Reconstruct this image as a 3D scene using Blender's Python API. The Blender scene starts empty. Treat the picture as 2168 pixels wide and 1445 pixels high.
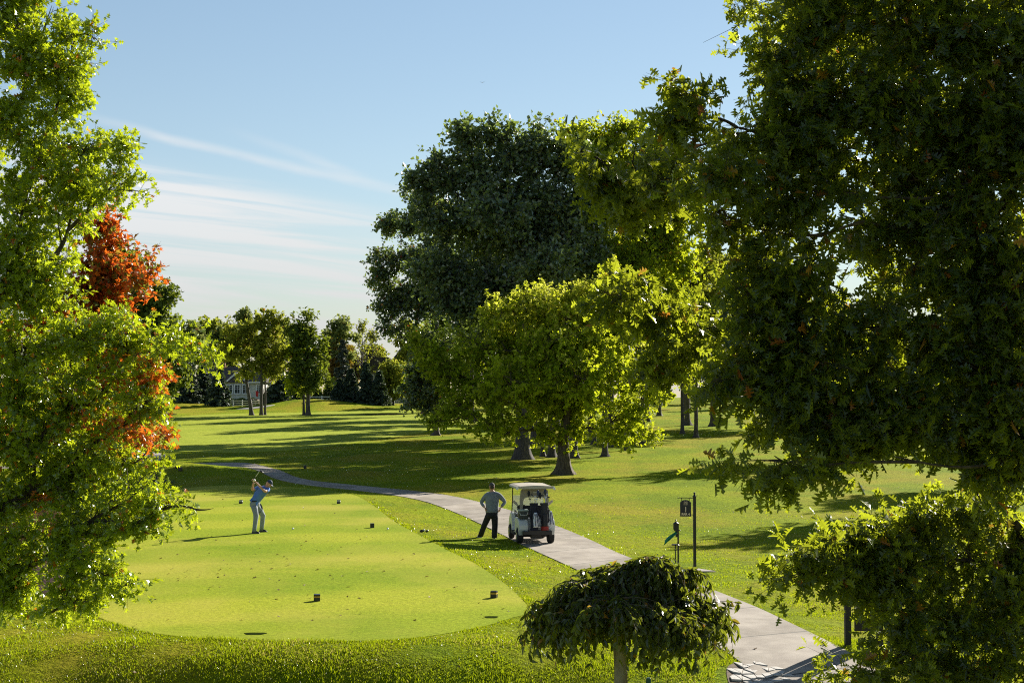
import bpy, bmesh, math, random
import numpy as np
from mathutils import Vector, Matrix
from mathutils.geometry import delaunay_2d_cdt

S = bpy.context.scene
COL = S.collection
R = math.radians
# ------------------------------------------------------------------ camera
H = 4.54; FPX = 3011.0; W, HH = 2168.0, 1445.0
PITCH = math.atan(117.5 / FPX)
cam = bpy.data.cameras.new('camera'); cam.sensor_width = 36; cam.lens = 36 * FPX / W
cam.clip_start = 0.1; cam.clip_end = 6000
cob = bpy.data.objects.new('camera', cam); COL.objects.link(cob)
cob.location = (0, 0, H); cob.rotation_euler = (R(90) + PITCH, 0, 0)
S.camera = cob

def ray(px, py):
    a, b, c = px - W / 2, FPX, HH / 2 - py
    cp, sp = math.cos(PITCH), math.sin(PITCH)
    return a, b * cp - c * sp, b * sp + c * cp
def P(px, py, Y):
    """point at distance Y ahead seen at photo position px,py"""
    a, b, c = ray(px, py)
    return np.array((a / b * Y, Y, H + c / b * Y))
# ------------------------------------------------------------------ light
SUN_AZ = math.atan2(0.61, 0.79)          # to the right of straight ahead
SUN_EL = R(25.5)
sd = Vector((math.sin(SUN_AZ) * math.cos(SUN_EL), math.cos(SUN_AZ) * math.cos(SUN_EL), math.sin(SUN_EL)))
sl = bpy.data.lights.new('sun', 'SUN'); sl.energy = 5.0; sl.angle = R(0.53); sl.color = (1, 0.93, 0.8)
so = bpy.data.objects.new('sun', sl); COL.objects.link(so)
so.rotation_euler = (-sd).to_track_quat('-Z', 'Y').to_euler(); so.location = (40, 40, 60)
S.view_settings.view_transform = 'Standard'; S.view_settings.look = 'None'
S.view_settings.exposure = 1.15; S.view_settings.gamma = 1
try:
    S.cycles.max_bounces = 4; S.cycles.transmission_bounces = 3; S.cycles.diffuse_bounces = 2
    S.cycles.glossy_bounces = 2; S.cycles.transparent_max_bounces = 6
    S.cycles.sample_clamp_indirect = 2.5
    S.cycles.use_denoising = False; S.cycles.filter_width = 1.1
except Exception: pass

def world():
    w = bpy.data.worlds.new('World'); S.world = w; w.use_nodes = True
    nt = w.node_tree; nt.nodes.clear(); N = nt.nodes.new; L = nt.links.new
    out = N('ShaderNodeOutputWorld'); bg = N('ShaderNodeBackground'); bg.inputs[1].default_value = 0.058
    sky = N('ShaderNodeTexSky'); sky.sky_type = 'NISHITA'; sky.sun_disc = False
    sky.sun_elevation = SUN_EL; sky.sun_rotation = SUN_AZ
    sky.air_density = 1.15; sky.dust_density = 0.1; sky.ozone_density = 2.2; sky.altitude = 200
    gm = N('ShaderNodeGamma'); gm.inputs[1].default_value = .72; L(sky.outputs[0], gm.inputs[0])
    hs = N('ShaderNodeHueSaturation'); hs.inputs['Saturation'].default_value = 1.12; hs.inputs['Value'].default_value = 1.5; L(gm.outputs[0], hs.inputs['Color'])
    tc = N('ShaderNodeTexCoord')
    sep = N('ShaderNodeSeparateXYZ'); L(tc.outputs['Generated'], sep.inputs[0])
    def m(op, a, b=None, c=None):
        n = N('ShaderNodeMath'); n.operation = op
        for i, v in enumerate((a, b, c)):
            if v is None: continue
            if isinstance(v, (int, float)): n.inputs[i].default_value = v
            else: L(v, n.inputs[i])
        return n.outputs[0]
    az = m('ARCTAN2', sep.outputs[0], sep.outputs[1]); el = m('ARCSINE', sep.outputs[2])
    # long slightly tilted cirrus streaks, low in the sky
    u = m('MULTIPLY', az, 2.6); v = m('ADD', m('MULTIPLY', el, 56.0), m('MULTIPLY', az, 5.0))
    cmb = N('ShaderNodeCombineXYZ'); L(u, cmb.inputs[0]); L(v, cmb.inputs[1])
    n1 = N('ShaderNodeTexNoise'); n1.inputs['Scale'].default_value = 1.0; n1.inputs['Detail'].default_value = 10
    n1.inputs['Roughness'].default_value = 0.6; n1.inputs['Distortion'].default_value = 0.9
    L(cmb.outputs[0], n1.inputs['Vector'])
    mr = N('ShaderNodeMapRange'); mr.interpolation_type = 'SMOOTHSTEP'
    L(n1.outputs[0], mr.inputs[0]); mr.inputs[1].default_value = 0.36; mr.inputs[2].default_value = 0.62
    def band(x, a, b, c, d):
        p = N('ShaderNodeMapRange'); p.interpolation_type = 'SMOOTHSTEP'; L(x, p.inputs[0]); p.inputs[1].default_value = a; p.inputs[2].default_value = b
        q = N('ShaderNodeMapRange'); q.interpolation_type = 'SMOOTHSTEP'; L(x, q.inputs[0]); q.inputs[1].default_value = c; q.inputs[2].default_value = d
        q.inputs[3].default_value = 1; q.inputs[4].default_value = 0
        return m('MULTIPLY', p.outputs[0], q.outputs[0])
    # elevation measured against a line that falls towards the right
    e2 = m('ADD', el, m('MULTIPLY', az, 0.20))
    mask = band(e2, 0.002, 0.02, 0.094, 0.118)
    base = m('MULTIPLY', mask, m('ADD', m('MULTIPLY', mr.outputs[0], 0.78), 0.14))
    # one thin contrail-like wisp with a fork
    def streak(k, c0, w, a0, a1):
        nn = N('ShaderNodeTexNoise'); nn.inputs['Scale'].default_value = 6; nn.inputs['Detail'].default_value = 3
        c2 = N('ShaderNodeCombineXYZ'); L(m('MULTIPLY', az, 3), c2.inputs[0]); L(m('MULTIPLY', el, 8), c2.inputs[1]); L(c2.outputs[0], nn.inputs['Vector'])
        d = m('ABSOLUTE', m('SUBTRACT', m('ADD', m('ADD', el, m('MULTIPLY', az, k)), m('MULTIPLY', m('SUBTRACT', nn.outputs[0], 0.5), 0.006)), c0))
        f = N('ShaderNodeMapRange'); f.interpolation_type = 'SMOOTHSTEP'; L(d, f.inputs[0]); f.inputs[1].default_value = 0; f.inputs[2].default_value = w
        f.inputs[3].default_value = 1; f.inputs[4].default_value = 0
        return m('MULTIPLY', m('MULTIPLY', f.outputs[0], nn.outputs[0]), band(az, a0, a0 + 0.08, a1 - 0.05, a1))
    s1 = m('MULTIPLY', streak(0.205, 0.1275, 0.0055, -0.32, 0.0), 0.65)
    s2 = m('MULTIPLY', streak(0.33, 0.118, 0.006, -0.21, -0.08), 0.5)
    tot = m('MINIMUM', m('ADD', m('ADD', base, s1), s2), 0.85)
    hz = N('ShaderNodeMapRange'); hz.interpolation_type = 'SMOOTHSTEP'; L(el, hz.inputs[0]); hz.inputs[1].default_value = 0.0; hz.inputs[2].default_value = 0.5
    mixw = N('ShaderNodeMix'); mixw.data_type = 'RGBA'
    L(tot, mixw.inputs[0]); L(hs.outputs[0], mixw.inputs[6]); mixw.inputs[7].default_value = (6.6, 6.6, 6.6, 1)
    # upper sky out of view dimmed to weaken fill and deepen ground shadows
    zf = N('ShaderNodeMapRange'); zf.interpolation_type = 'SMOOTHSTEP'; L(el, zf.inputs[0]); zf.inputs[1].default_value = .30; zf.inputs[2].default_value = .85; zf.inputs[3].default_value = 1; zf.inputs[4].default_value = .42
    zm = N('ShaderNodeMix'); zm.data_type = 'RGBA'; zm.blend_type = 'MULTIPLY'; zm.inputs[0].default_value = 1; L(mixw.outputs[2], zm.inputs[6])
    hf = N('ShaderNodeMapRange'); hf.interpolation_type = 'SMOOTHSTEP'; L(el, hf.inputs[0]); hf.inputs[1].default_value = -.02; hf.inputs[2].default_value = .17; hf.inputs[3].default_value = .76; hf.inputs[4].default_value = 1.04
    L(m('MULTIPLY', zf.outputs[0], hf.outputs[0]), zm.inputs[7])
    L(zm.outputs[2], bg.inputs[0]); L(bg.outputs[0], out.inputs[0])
world()

# ------------------------------------------------------------------ tagging
def tag(o, label=None, cat=None, group=None, kind=None):
    if label: o['label'] = label
    if cat: o['category'] = cat
    if group: o['group'] = group
    if kind: o['kind'] = kind
    return o
def empty(name, loc, label, cat, group=None, rz=0):
    o = bpy.data.objects.new(name, None); COL.objects.link(o); o.location = loc; o.rotation_euler[2] = rz
    o.empty_display_size = 0.2
    return tag(o, label, cat, group)

# ------------------------------------------------------------------ mesh helpers
def np_mesh(name, groups, mats, parent=None, smooth=False, loc=None):
    """groups: (V, F, attrs, material index)"""
    me = bpy.data.meshes.new(name)
    off = 0; Vs = []; loops = []; starts = []; tot = []; mi = []; attrs = {}; ls = 0
    for g in groups:
        V, F = np.asarray(g[0], dtype=np.float32).reshape(-1, 3), np.asarray(g[1], dtype=np.int32)
        if len(F) == 0: continue
        A = g[2] if len(g) > 2 and g[2] else {}
        k = F.shape[1]
        Vs.append(V); loops.append((F + off).ravel()); starts.append(ls + np.arange(len(F)) * k)
        tot.append(np.full(len(F), k)); mi.append(np.full(len(F), g[3] if len(g) > 3 else 0))
        for key in ('rnd', 'aut'):
            attrs.setdefault(key, []).append(np.asarray(A.get(key, np.zeros(len(V))), dtype=np.float32))
        off += len(V); ls += F.size
    V = np.concatenate(Vs); Lp = np.concatenate(loops); st = np.concatenate(starts); tt = np.concatenate(tot); mi = np.concatenate(mi)
    me.vertices.add(len(V)); me.vertices.foreach_set('co', V.ravel())
    me.loops.add(len(Lp)); me.loops.foreach_set('vertex_index', Lp.astype(np.int32))
    me.polygons.add(len(st)); me.polygons.foreach_set('loop_start', st.astype(np.int32))
    try: me.polygons.foreach_set('loop_total', tt.astype(np.int32))
    except Exception: pass
    me.polygons.foreach_set('material_index', mi.astype(np.int32))
    me.polygons.foreach_set('use_smooth', np.full(len(st), smooth))
    for key, a in attrs.items():
        a = np.concatenate(a)
        if a.any():
            at = me.attributes.new(key, 'FLOAT', 'POINT'); at.data.foreach_set('value', a)
    for m_ in (mats if isinstance(mats, (list, tuple)) else [mats]): me.materials.append(m_)
    me.update(calc_edges=True)
    o = bpy.data.objects.new(name, me); COL.objects.link(o)
    if parent: o.parent = parent
    if loc is not None: o.location = loc
    return o

def norm(v): return v / np.maximum(np.linalg.norm(v, axis=-1, keepdims=True), 1e-9)

def tubes(Pt, Rd, k=5):
    Pt = np.asarray(Pt, float); n, s, _ = Pt.shape
    T = norm(np.gradient(Pt, axis=1))
    ref = np.array((0.913, 0.31, 0.26)); U = norm(np.cross(T, ref)); Vv = np.cross(T, U)
    a = np.arange(k) / k * 2 * np.pi
    ring = (U[:, :, None, :] * np.cos(a)[None, None, :, None] + Vv[:, :, None, :] * np.sin(a)[None, None, :, None]) * np.asarray(Rd)[:, :, None, None]
    V = (Pt[:, :, None, :] + ring).reshape(-1, 3)
    i = np.arange(n)[:, None, None] * s * k + np.arange(s - 1)[None, :, None] * k
    j = np.arange(k)[None, None, :]; j2 = (j + 1) % k
    F = np.stack([i + j, i + j2, i + k + j2, i + k + j], -1).reshape(-1, 4)
    return V, F

def bez(a, b, c, t):
    t = np.asarray(t)[..., None]
    return a * (1 - t) ** 2 + 2 * b * t * (1 - t) + c * t ** 2

# leaf outlines: half outline (x along the rib, y half width); last point lies on the rib
LEAF = {
 'oak': np.array([(0, 0), (.16, .02), (.20, .17), (.30, .04), (.40, .36), (.43, .30), (.52, .06), (.62, .40), (.70, .30), (.74, .06), (.88, .17), (1, 0)]),
 'oak_s': np.array([(0, 0), (.22, .04), (.40, .40), (.54, .08), (.72, .36), (.80, .08), (1, 0)]),
 'maple': np.array([(0, 0), (.1, .28), (.35, .2), (.5, .5), (.7, .15), (1, 0)]),
 'oval': np.array([(0, 0), (.3, .22), (.65, .19), (1, 0)]),
 'tri': np.array([(0, 0), (.45, .42), (1, 0)]),
}
def leaves(pos, d, nrm, ln, kind, rng, rnd=None, aut=None, fold=0.25, curl=0.3):
    t = LEAF[kind]; n = len(pos); K = len(t)
    X = norm(d); Y = norm(np.cross(nrm, X)); N = np.cross(X, Y)
    ln = np.broadcast_to(ln, (n,))
    fo = fold + rng.uniform(-.12, .3, n); cu = curl * rng.uniform(-.3, 1.6, n)
    parts = []
    for s in (1, -1):
        x = t[:, 0][None, :]; y = t[:, 1][None, :] * s
        z = fo[:, None] * np.abs(y) - cu[:, None] * x ** 2
        parts.append(pos[:, None] + ln[:, None, None] * (X[:, None] * x[..., None] + Y[:, None] * y[..., None] + N[:, None] * z[..., None]))
    V = np.concatenate(parts, 1).reshape(-1, 3)
    i = np.arange(n)[:, None] * 2 * K
    F = np.concatenate([i + np.arange(K)[None], i + K + np.arange(K)[None, ::-1]], 0)
    if rnd is None: rnd = rng.random(n)
    A = {'rnd': np.repeat(rnd, 2 * K)}
    if aut is not None: A['aut'] = np.repeat(aut, 2 * K)
    return V, F, A

# ------------------------------------------------------------------ materials
MATS = {}
def mat(name, base=(.5, .5, .5), rough=.7, metal=0, spec=.5, noise=None, bump=None, trans=0, alpha=1):
    if name in MATS: return MATS[name]
    m_ = bpy.data.materials.new(name); m_.use_nodes = True; nt = m_.node_tree
    b = nt.nodes['Principled BSDF']; N = nt.nodes.new; L = nt.links.new
    b.inputs['Base Color'].default_value = (*base, 1); b.inputs['Roughness'].default_value = rough
    b.inputs['Metallic'].default_value = metal; b.inputs['Specular IOR Level'].default_value = spec
    if noise or bump:
        tc = N('ShaderNodeTexCoord')
    if noise:
        sc, amt = noise[0], noise[1]; col2 = noise[2] if len(noise) > 2 else tuple(c * (1 - amt) for c in base)
        n = N('ShaderNodeTexNoise'); n.inputs['Scale'].default_value = sc; n.inputs['Detail'].default_value = 6
        L(tc.outputs['Object'], n.inputs['Vector'])
        r = N('ShaderNodeValToRGB'); r.color_ramp.elements[0].position = .35; r.color_ramp.elements[1].position = .65
        r.color_ramp.elements[0].color = (*col2, 1); r.color_ramp.elements[1].color = (*base, 1)
        L(n.outputs[0], r.inputs[0]); L(r.outputs[0], b.inputs['Base Color'])
    if bump:
        n = N('ShaderNodeTexNoise'); n.inputs['Scale'].default_value = bump[0]; n.inputs['Detail'].default_value = 4
        L(tc.outputs['Object'], n.inputs['Vector'])
        bp = N('ShaderNodeBump'); bp.inputs['Strength'].default_value = bump[1]; bp.inputs['Distance'].default_value = bump[2] if len(bump) > 2 else .02
        L(n.outputs[0], bp.inputs['Height']); L(bp.outputs[0], b.inputs['Normal'])
    MATS[name] = m_
    return m_

def leaf_mat(name, dark, light, aut=((.35, .03, .01), (.5, .16, .02)), trans=(.25, .38, .03), tmix=.4, rough=.35, spec=.5):
    m_ = bpy.data.materials.new(name); m_.use_nodes = True; nt = m_.node_tree; N = nt.nodes.new; L = nt.links.new
    b = nt.nodes['Principled BSDF']; out = nt.nodes['Material Output']
    a = N('ShaderNodeAttribute'); a.attribute_name = 'rnd'; au = N('ShaderNodeAttribute'); au.attribute_name = 'aut'
    def mix(f, c1, c2):
        x = N('ShaderNodeMix'); x.data_type = 'RGBA'
        for i, v in ((0, f), (6, c1), (7, c2)):
            if isinstance(v, tuple): x.inputs[i].default_value = (*v, 1)
            elif isinstance(v, (int, float)): x.inputs[i].default_value = v
            else: L(v, x.inputs[i])
        return x.outputs[2]
    g = mix(a.outputs['Fac'], dark, light); o = mix(a.outputs['Fac'], aut[0], aut[1])
    c = mix(au.outputs['Fac'], g, o)
    tdark = tuple(x * .55 for x in trans)
    tg = mix(a.outputs['Fac'], tdark, trans); to = mix(a.outputs['Fac'], tuple(min(1, x * 1.3) for x in aut[0]), tuple(min(1, x * 1.4) for x in aut[1]))
    tcol = mix(au.outputs['Fac'], tg, to)
    L(c, b.inputs['Base Color']); b.inputs['Roughness'].default_value = rough; b.inputs['Specular IOR Level'].default_value = spec
    t = N('ShaderNodeBsdfTranslucent'); L(tcol, t.inputs[0])
    ms = N('ShaderNodeMixShader'); ms.inputs[0].default_value = tmix; L(b.outputs[0], ms.inputs[1]); L(t.outputs[0], ms.inputs[2])
    L(ms.outputs[0], out.inputs[0])
    MATS[name] = m_; return m_

def bark_mat(name, c1, c2, scale=1.0):
    m_ = bpy.data.materials.new(name); m_.use_nodes = True; nt = m_.node_tree; N = nt.nodes.new; L = nt.links.new
    b = nt.nodes['Principled BSDF']; b.inputs['Roughness'].default_value = .9
    tc = N('ShaderNodeTexCoord'); mp = N('ShaderNodeMapping'); mp.inputs['Scale'].default_value = (12 * scale, 12 * scale, 2.0 * scale)
    L(tc.outputs['Object'], mp.inputs[0])
    n = N('ShaderNodeTexNoise'); n.inputs['Scale'].default_value = 1.4; n.inputs['Detail'].default_value = 8; n.inputs['Roughness'].default_value = .65
    L(mp.outputs[0], n.inputs['Vector'])
    r = N('ShaderNodeValToRGB'); r.color_ramp.elements[0].position = .38; r.color_ramp.elements[1].position = .62
    r.color_ramp.elements[0].color = (*c1, 1); r.color_ramp.elements[1].color = (*c2, 1)
    L(n.outputs[0], r.inputs[0]); L(r.outputs[0], b.inputs['Base Color'])
    bp = N('ShaderNodeBump'); bp.inputs['Strength'].default_value = .8; bp.inputs['Distance'].default_value = .04
    L(n.outputs[0], bp.inputs['Height']); L(bp.outputs[0], b.inputs['Normal'])
    return m_
BARK = bark_mat('bark', (.03, .023, .017), (.105, .083, .064))
BARK_G = bark_mat('grey_bark', (.035, .03, .027), (.12, .105, .095))
TWIG = mat('twig_bark', (.09, .07, .05), .8)
# ------------------------------------------------------------------ terrain
def flat_ground(px, py, z=0.0):
    a, b, c = ray(px, py); t = (z - H) / c
    return (a * t, b * t)
def smooth_closed(pts, n=160):
    p = np.array(pts, float); m = len(p); out = []
    for i in range(m):
        p0, p1, p2, p3 = p[i - 1], p[i], p[(i + 1) % m], p[(i + 2) % m]
        for t in np.linspace(0, 1, max(2, n // m), endpoint=False):
            out.append(.5 * ((2 * p1) + (-p0 + p2) * t + (2 * p0 - 5 * p1 + 4 * p2 - p3) * t * t + (-p0 + 3 * p1 - 3 * p2 + p3) * t ** 3))
    return np.array(out)
tee_px = [(150, 1275), (195, 1300), (300, 1335), (450, 1351), (650, 1356), (850, 1352), (1000, 1330), (1080, 1308), (1120, 1290), (1075, 1240), (1010, 1195),
          (940, 1160), (880, 1128), (830, 1100), (785, 1066), (740, 1045), (640, 1032), (480, 1027), (350, 1040), (300, 1075), (235, 1150), (180, 1220)]
TEE = smooth_closed([flat_ground(*q) for q in tee_px])

def seg_dist(x, y, poly):
    """signed-ish distance: 0 inside"""
    x = np.asarray(x, float).ravel(); y = np.asarray(y, float).ravel()
    d2 = np.full(x.shape, 1e18); inside = np.zeros(x.shape, bool)
    for i in range(len(poly)):
        ax, ay = poly[i]; bx, by = poly[(i + 1) % len(poly)]
        ex, ey = bx - ax, by - ay; L2 = ex * ex + ey * ey + 1e-12
        t = np.clip(((x - ax) * ex + (y - ay) * ey) / L2, 0, 1)
        d2 = np.minimum(d2, (x - ax - t * ex) ** 2 + (y - ay - t * ey) ** 2)
        c = (ay > y) != (by > y)
        with np.errstate(divide='ignore', invalid='ignore'):
            xi = (bx - ax) * (y - ay) / (by - ay + 1e-15) + ax
        inside ^= c & (x < xi)
    d = np.sqrt(d2)
    return d, inside
def ss(a, b, x):
    t = np.clip((x - a) / (b - a), 0, 1); return t * t * (3 - 2 * t)
TEEC = TEE[::2]
def hgt(x, y):
    x = np.asarray(x, float); y = np.asarray(y, float); sh = x.shape
    x = x.ravel(); y = y.ravel()
    kx = ss(3.2, -.4, x); base = -0.14 - 0.75 * ss(27, 17, y) * (1 - kx) - 1.25 * ss(27.3, 22, y) * kx
    r = np.clip(y - 72, 0, None); rise = np.where(r < 20, r * r * 0.0165 / 40, 0.0165 * (r - 10))
    rise = np.where(y > 250, 0.0165 * 168 + 0.012 * (np.clip(y, 250, 320) - 250), rise)
    base = base + rise
    base += 0.010 * np.clip(x - 8, 0, 60) * ss(30, 80, y)
    # gentle roll
    base += 0.10 * np.sin(x * .13 + 1.1) * np.sin(y * .06 + .4) * ss(60, 110, y)
    def bump(cx, cy, rx, ry, h): return h * np.exp(-(((x - cx) / rx) ** 2 + ((y - cy) / ry) ** 2))
    base += bump(-22.5, 85, 6.5, 4.2, .80)                 # second tee
    base += bump(-33.5, 238, 9.5, 9, 1.75)                  # mounds in front of the fence
    base += bump(-59, 243, 9, 9, 1.3) + bump(-75, 238, 8, 9, 1.0)
    base += bump(-20, 246, 8, 8, .5) + bump(-33, 264, 15, 8, 1.1)
    d, ins = seg_dist(x, y, TEEC)
    s = np.where(ins, 0, ss(0, 2.6, d))
    out = base * s
    return out.reshape(sh)
def h1(x, y): return float(hgt(np.array([x]), np.array([y]))[0])
def G(px, py, off=0.0):
    """where the line of sight through px,py meets the ground"""
    a, b, c = ray(px, py)
    ys = np.concatenate([np.arange(8, 90, .25), np.arange(90, 420, 1.0)])
    zs = H + c / b * ys - hgt(a / b * ys, ys)
    k = np.argmax(zs < 0) if (zs < 0).any() else len(ys) - 1
    y0, y1 = ys[max(k - 1, 0)], ys[k]
    for _ in range(12):
        m_ = (y0 + y1) / 2
        if H + c / b * m_ - h1(a / b * m_, m_) < 0: y1 = m_
        else: y0 = m_
    x = a / b * y1
    return np.array((x, y1, h1(x, y1) + off))

def turf_mat(name, c1, c2, c3, fine=60, stripes=None, bumps=(.5, .03), dry=None, arc=False):
    m_ = bpy.data.materials.new(name); m_.use_nodes = True; nt = m_.node_tree; N = nt.nodes.new; L = nt.links.new
    b = nt.nodes['Principled BSDF']; b.inputs['Roughness'].default_value = .95; b.inputs['Specular IOR Level'].default_value = .04
    tc = N('ShaderNodeTexCoord')
    def noise(sc, det=5, mp=None, ro=.55):
        n = N('ShaderNodeTexNoise'); n.inputs['Scale'].default_value = sc; n.inputs['Detail'].default_value = det; n.inputs['Roughness'].default_value = ro
        if mp:
            k = N('ShaderNodeMapping'); k.inputs['Scale'].default_value = mp; L(tc.outputs['Object'], k.inputs[0]); L(k.outputs[0], n.inputs['Vector'])
        else: L(tc.outputs['Object'], n.inputs['Vector'])
        return n.outputs[0]
    def ramp(f, a, bb, pa=.4, pb=.6):
        r = N('ShaderNodeValToRGB'); r.color_ramp.elements[0].position = pa; r.color_ramp.elements[1].position = pb
        r.color_ramp.elements[0].color = (*a, 1); r.color_ramp.elements[1].color = (*bb, 1); L(f, r.inputs[0]); return r.outputs[0]
    def mix(f, a, bb, mode='MIX'):
        x = N('ShaderNodeMix'); x.data_type = 'RGBA'; x.blend_type = mode
        for i, v in ((0, f), (6, a), (7, bb)):
            if isinstance(v, tuple): x.inputs[i].default_value = (*v, 1)
            elif isinstance(v, (int, float)): x.inputs[i].default_value = v
            else: L(v, x.inputs[i])
        return x.outputs[2]
    big = ramp(noise(.22, 6, (1, .55, 1)), c1, c2, .42, .57)
    mid = mix(noise(1.3, 6, (.6, 1.6, 1)), big, c3)
    f1 = ramp(noise(fine, 3, None, .7), (.45, .45, .45), (1.45, 1.45, 1.45), .3, .7)
    f2 = ramp(noise(fine * .22, 5, (1, 1, 1), .65), (.72, .74, .6), (1.2, 1.18, 1.2), .35, .65)
    col = mix(1, mix(1, mid, f1, 'MULTIPLY'), f2, 'MULTIPLY')
    if dry:
        dm = ramp(noise(.16, 6, (1, .6, 1), .62), (0, 0, 0), (1, 1, 1), .46, .62)
        k = N('ShaderNodeMath'); k.operation = 'MULTIPLY'; L(dm, k.inputs[0]); k.inputs[1].default_value = .6
        col = mix(k.outputs[0], col, dry)
    if stripes:
        mp = N('ShaderNodeMapping'); mp.inputs['Rotation'].default_value = (0, 0, stripes[1]); L(tc.outputs['Object'], mp.inputs[0])
        w = N('ShaderNodeTexWave'); w.inputs['Scale'].default_value = stripes[0]; w.inputs['Distortion'].default_value = 5; w.inputs['Detail'].default_value = 3; w.inputs['Detail Scale'].default_value = .6
        L(mp.outputs[0], w.inputs['Vector'])
        col = mix(1, col, ramp(w.outputs[0], (.86, .92, .75), (1.10, 1.04, 1.2), .3, .7), 'MULTIPLY')
    L(col, b.inputs['Base Color'])
    bp = N('ShaderNodeBump'); bp.inputs['Strength'].default_value = bumps[0]; bp.inputs['Distance'].default_value = bumps[1]
    L(noise(fine, 3, None, .7), bp.inputs['Height'])
    bp2 = N('ShaderNodeBump'); bp2.inputs['Strength'].default_value = bumps[0] * .8; bp2.inputs['Distance'].default_value = bumps[1] * 4
    L(noise(fine * .15, 5, None, .6), bp2.inputs['Height']); L(bp.outputs[0], bp2.inputs['Normal'])
    L(bp2.outputs[0], b.inputs['Normal'])
    return m_
ROUGH = turf_mat('rough_turf', (.125, .205, .002), (.265, .33, .004), (.21, .265, .003), fine=26, bumps=(.9, .05), dry=(.34, .27, .025))
TEETURF = turf_mat('tee_turf', (.155, .25, .003), (.285, .345, .014), (.32, .355, .03), fine=45, stripes=(.045, 1.35), bumps=(.35, .012), dry=(.36, .34, .05))
FAIR = turf_mat('fairway_turf', (.25, .325, .02), (.33, .385, .035), (.34, .38, .045), fine=12, stripes=None, bumps=(.3, .02))

def axis(segs):
    out = []
    for a, b_, st in segs: out += list(np.arange(a, b_, st))
    return np.array(out + [segs[-1][1]])
xs = axis([(-800, -200, 100), (-200, -60, 4), (-60, -16, .9), (-16, 16, .35), (16, 60, 1.2), (60, 200, 6), (200, 800, 100)])
ys = axis([(-100, 4, 8), (4, 60, .35), (60, 110, .7), (110, 300, 1.6), (300, 400, 10), (400, 1200, 100)])
XX, YY = np.meshgrid(xs, ys, indexing='ij')
ZZ = hgt(XX, YY)
# sink the terrain under the raised sheet of the tee a little
_d, _in = seg_dist(XX, YY, TEEC)
ZZ = np.where((_in & (_d > .02)).reshape(XX.shape), ZZ - .03, ZZ)
nx, ny = XX.shape
ii = (np.arange(nx - 1)[:, None] * ny + np.arange(ny - 1)[None]).ravel()
ground = np_mesh('ground', [(np.stack([XX, YY, ZZ], -1), np.stack([ii, ii + ny, ii + ny + 1, ii + 1], -1))], ROUGH, smooth=True)
tag(ground, kind='structure')

def sheet(name, outline, off, m_, step, skirt=.06, smooth=True, zfun=None):
    zf = zfun or hgt
    o = np.array(outline, float); n = len(o)
    x0, y0 = o.min(0); x1, y1 = o.max(0)
    gx, gy = np.meshgrid(np.arange(x0, x1, step), np.arange(y0, y1, step), indexing='ij')
    gx = gx.ravel(); gy = gy.ravel(); d, ins = seg_dist(gx, gy, o)
    keep = ins & (d > step * .3); pts = np.concatenate([o, np.stack([gx[keep], gy[keep]], -1)])
    vs, es, fs, *_ = delaunay_2d_cdt([Vector(p) for p in pts], [], [list(range(n))], 1, 1e-5)
    V = np.array([(v.x, v.y) for v in vs]); z = zf(V[:, 0], V[:, 1]) + off
    V3 = np.column_stack([V, z]); F = np.array([f for f in fs if len(f) == 3])
    a = V3[:n]; bt = a.copy(); bt[:, 2] -= skirt
    i = np.arange(n); sk = np.stack([i, (i + 1) % n, (i + 1) % n + n, i + n], -1)
    ob = np_mesh(name, [(V3, F), (np.concatenate([a, bt]), sk)], m_, smooth=smooth)
    return tag(ob, kind='structure')
sheet('tee_box', TEE, .004, TEETURF, .8, skirt=.03, zfun=lambda x, y: np.zeros(len(x)))

# fairway
fw = [(250, 958), (345, 955), (500, 958), (650, 950), (760, 935), (880, 918), (960, 905), (1010, 890), (1000, 874), (900, 863), (800, 866), (650, 873), (520, 875), (400, 880), (300, 892), (200, 915)]
sheet('fairway', smooth_closed([G(*q)[:2] for q in fw], 120), .03, FAIR, 2.2)

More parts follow.
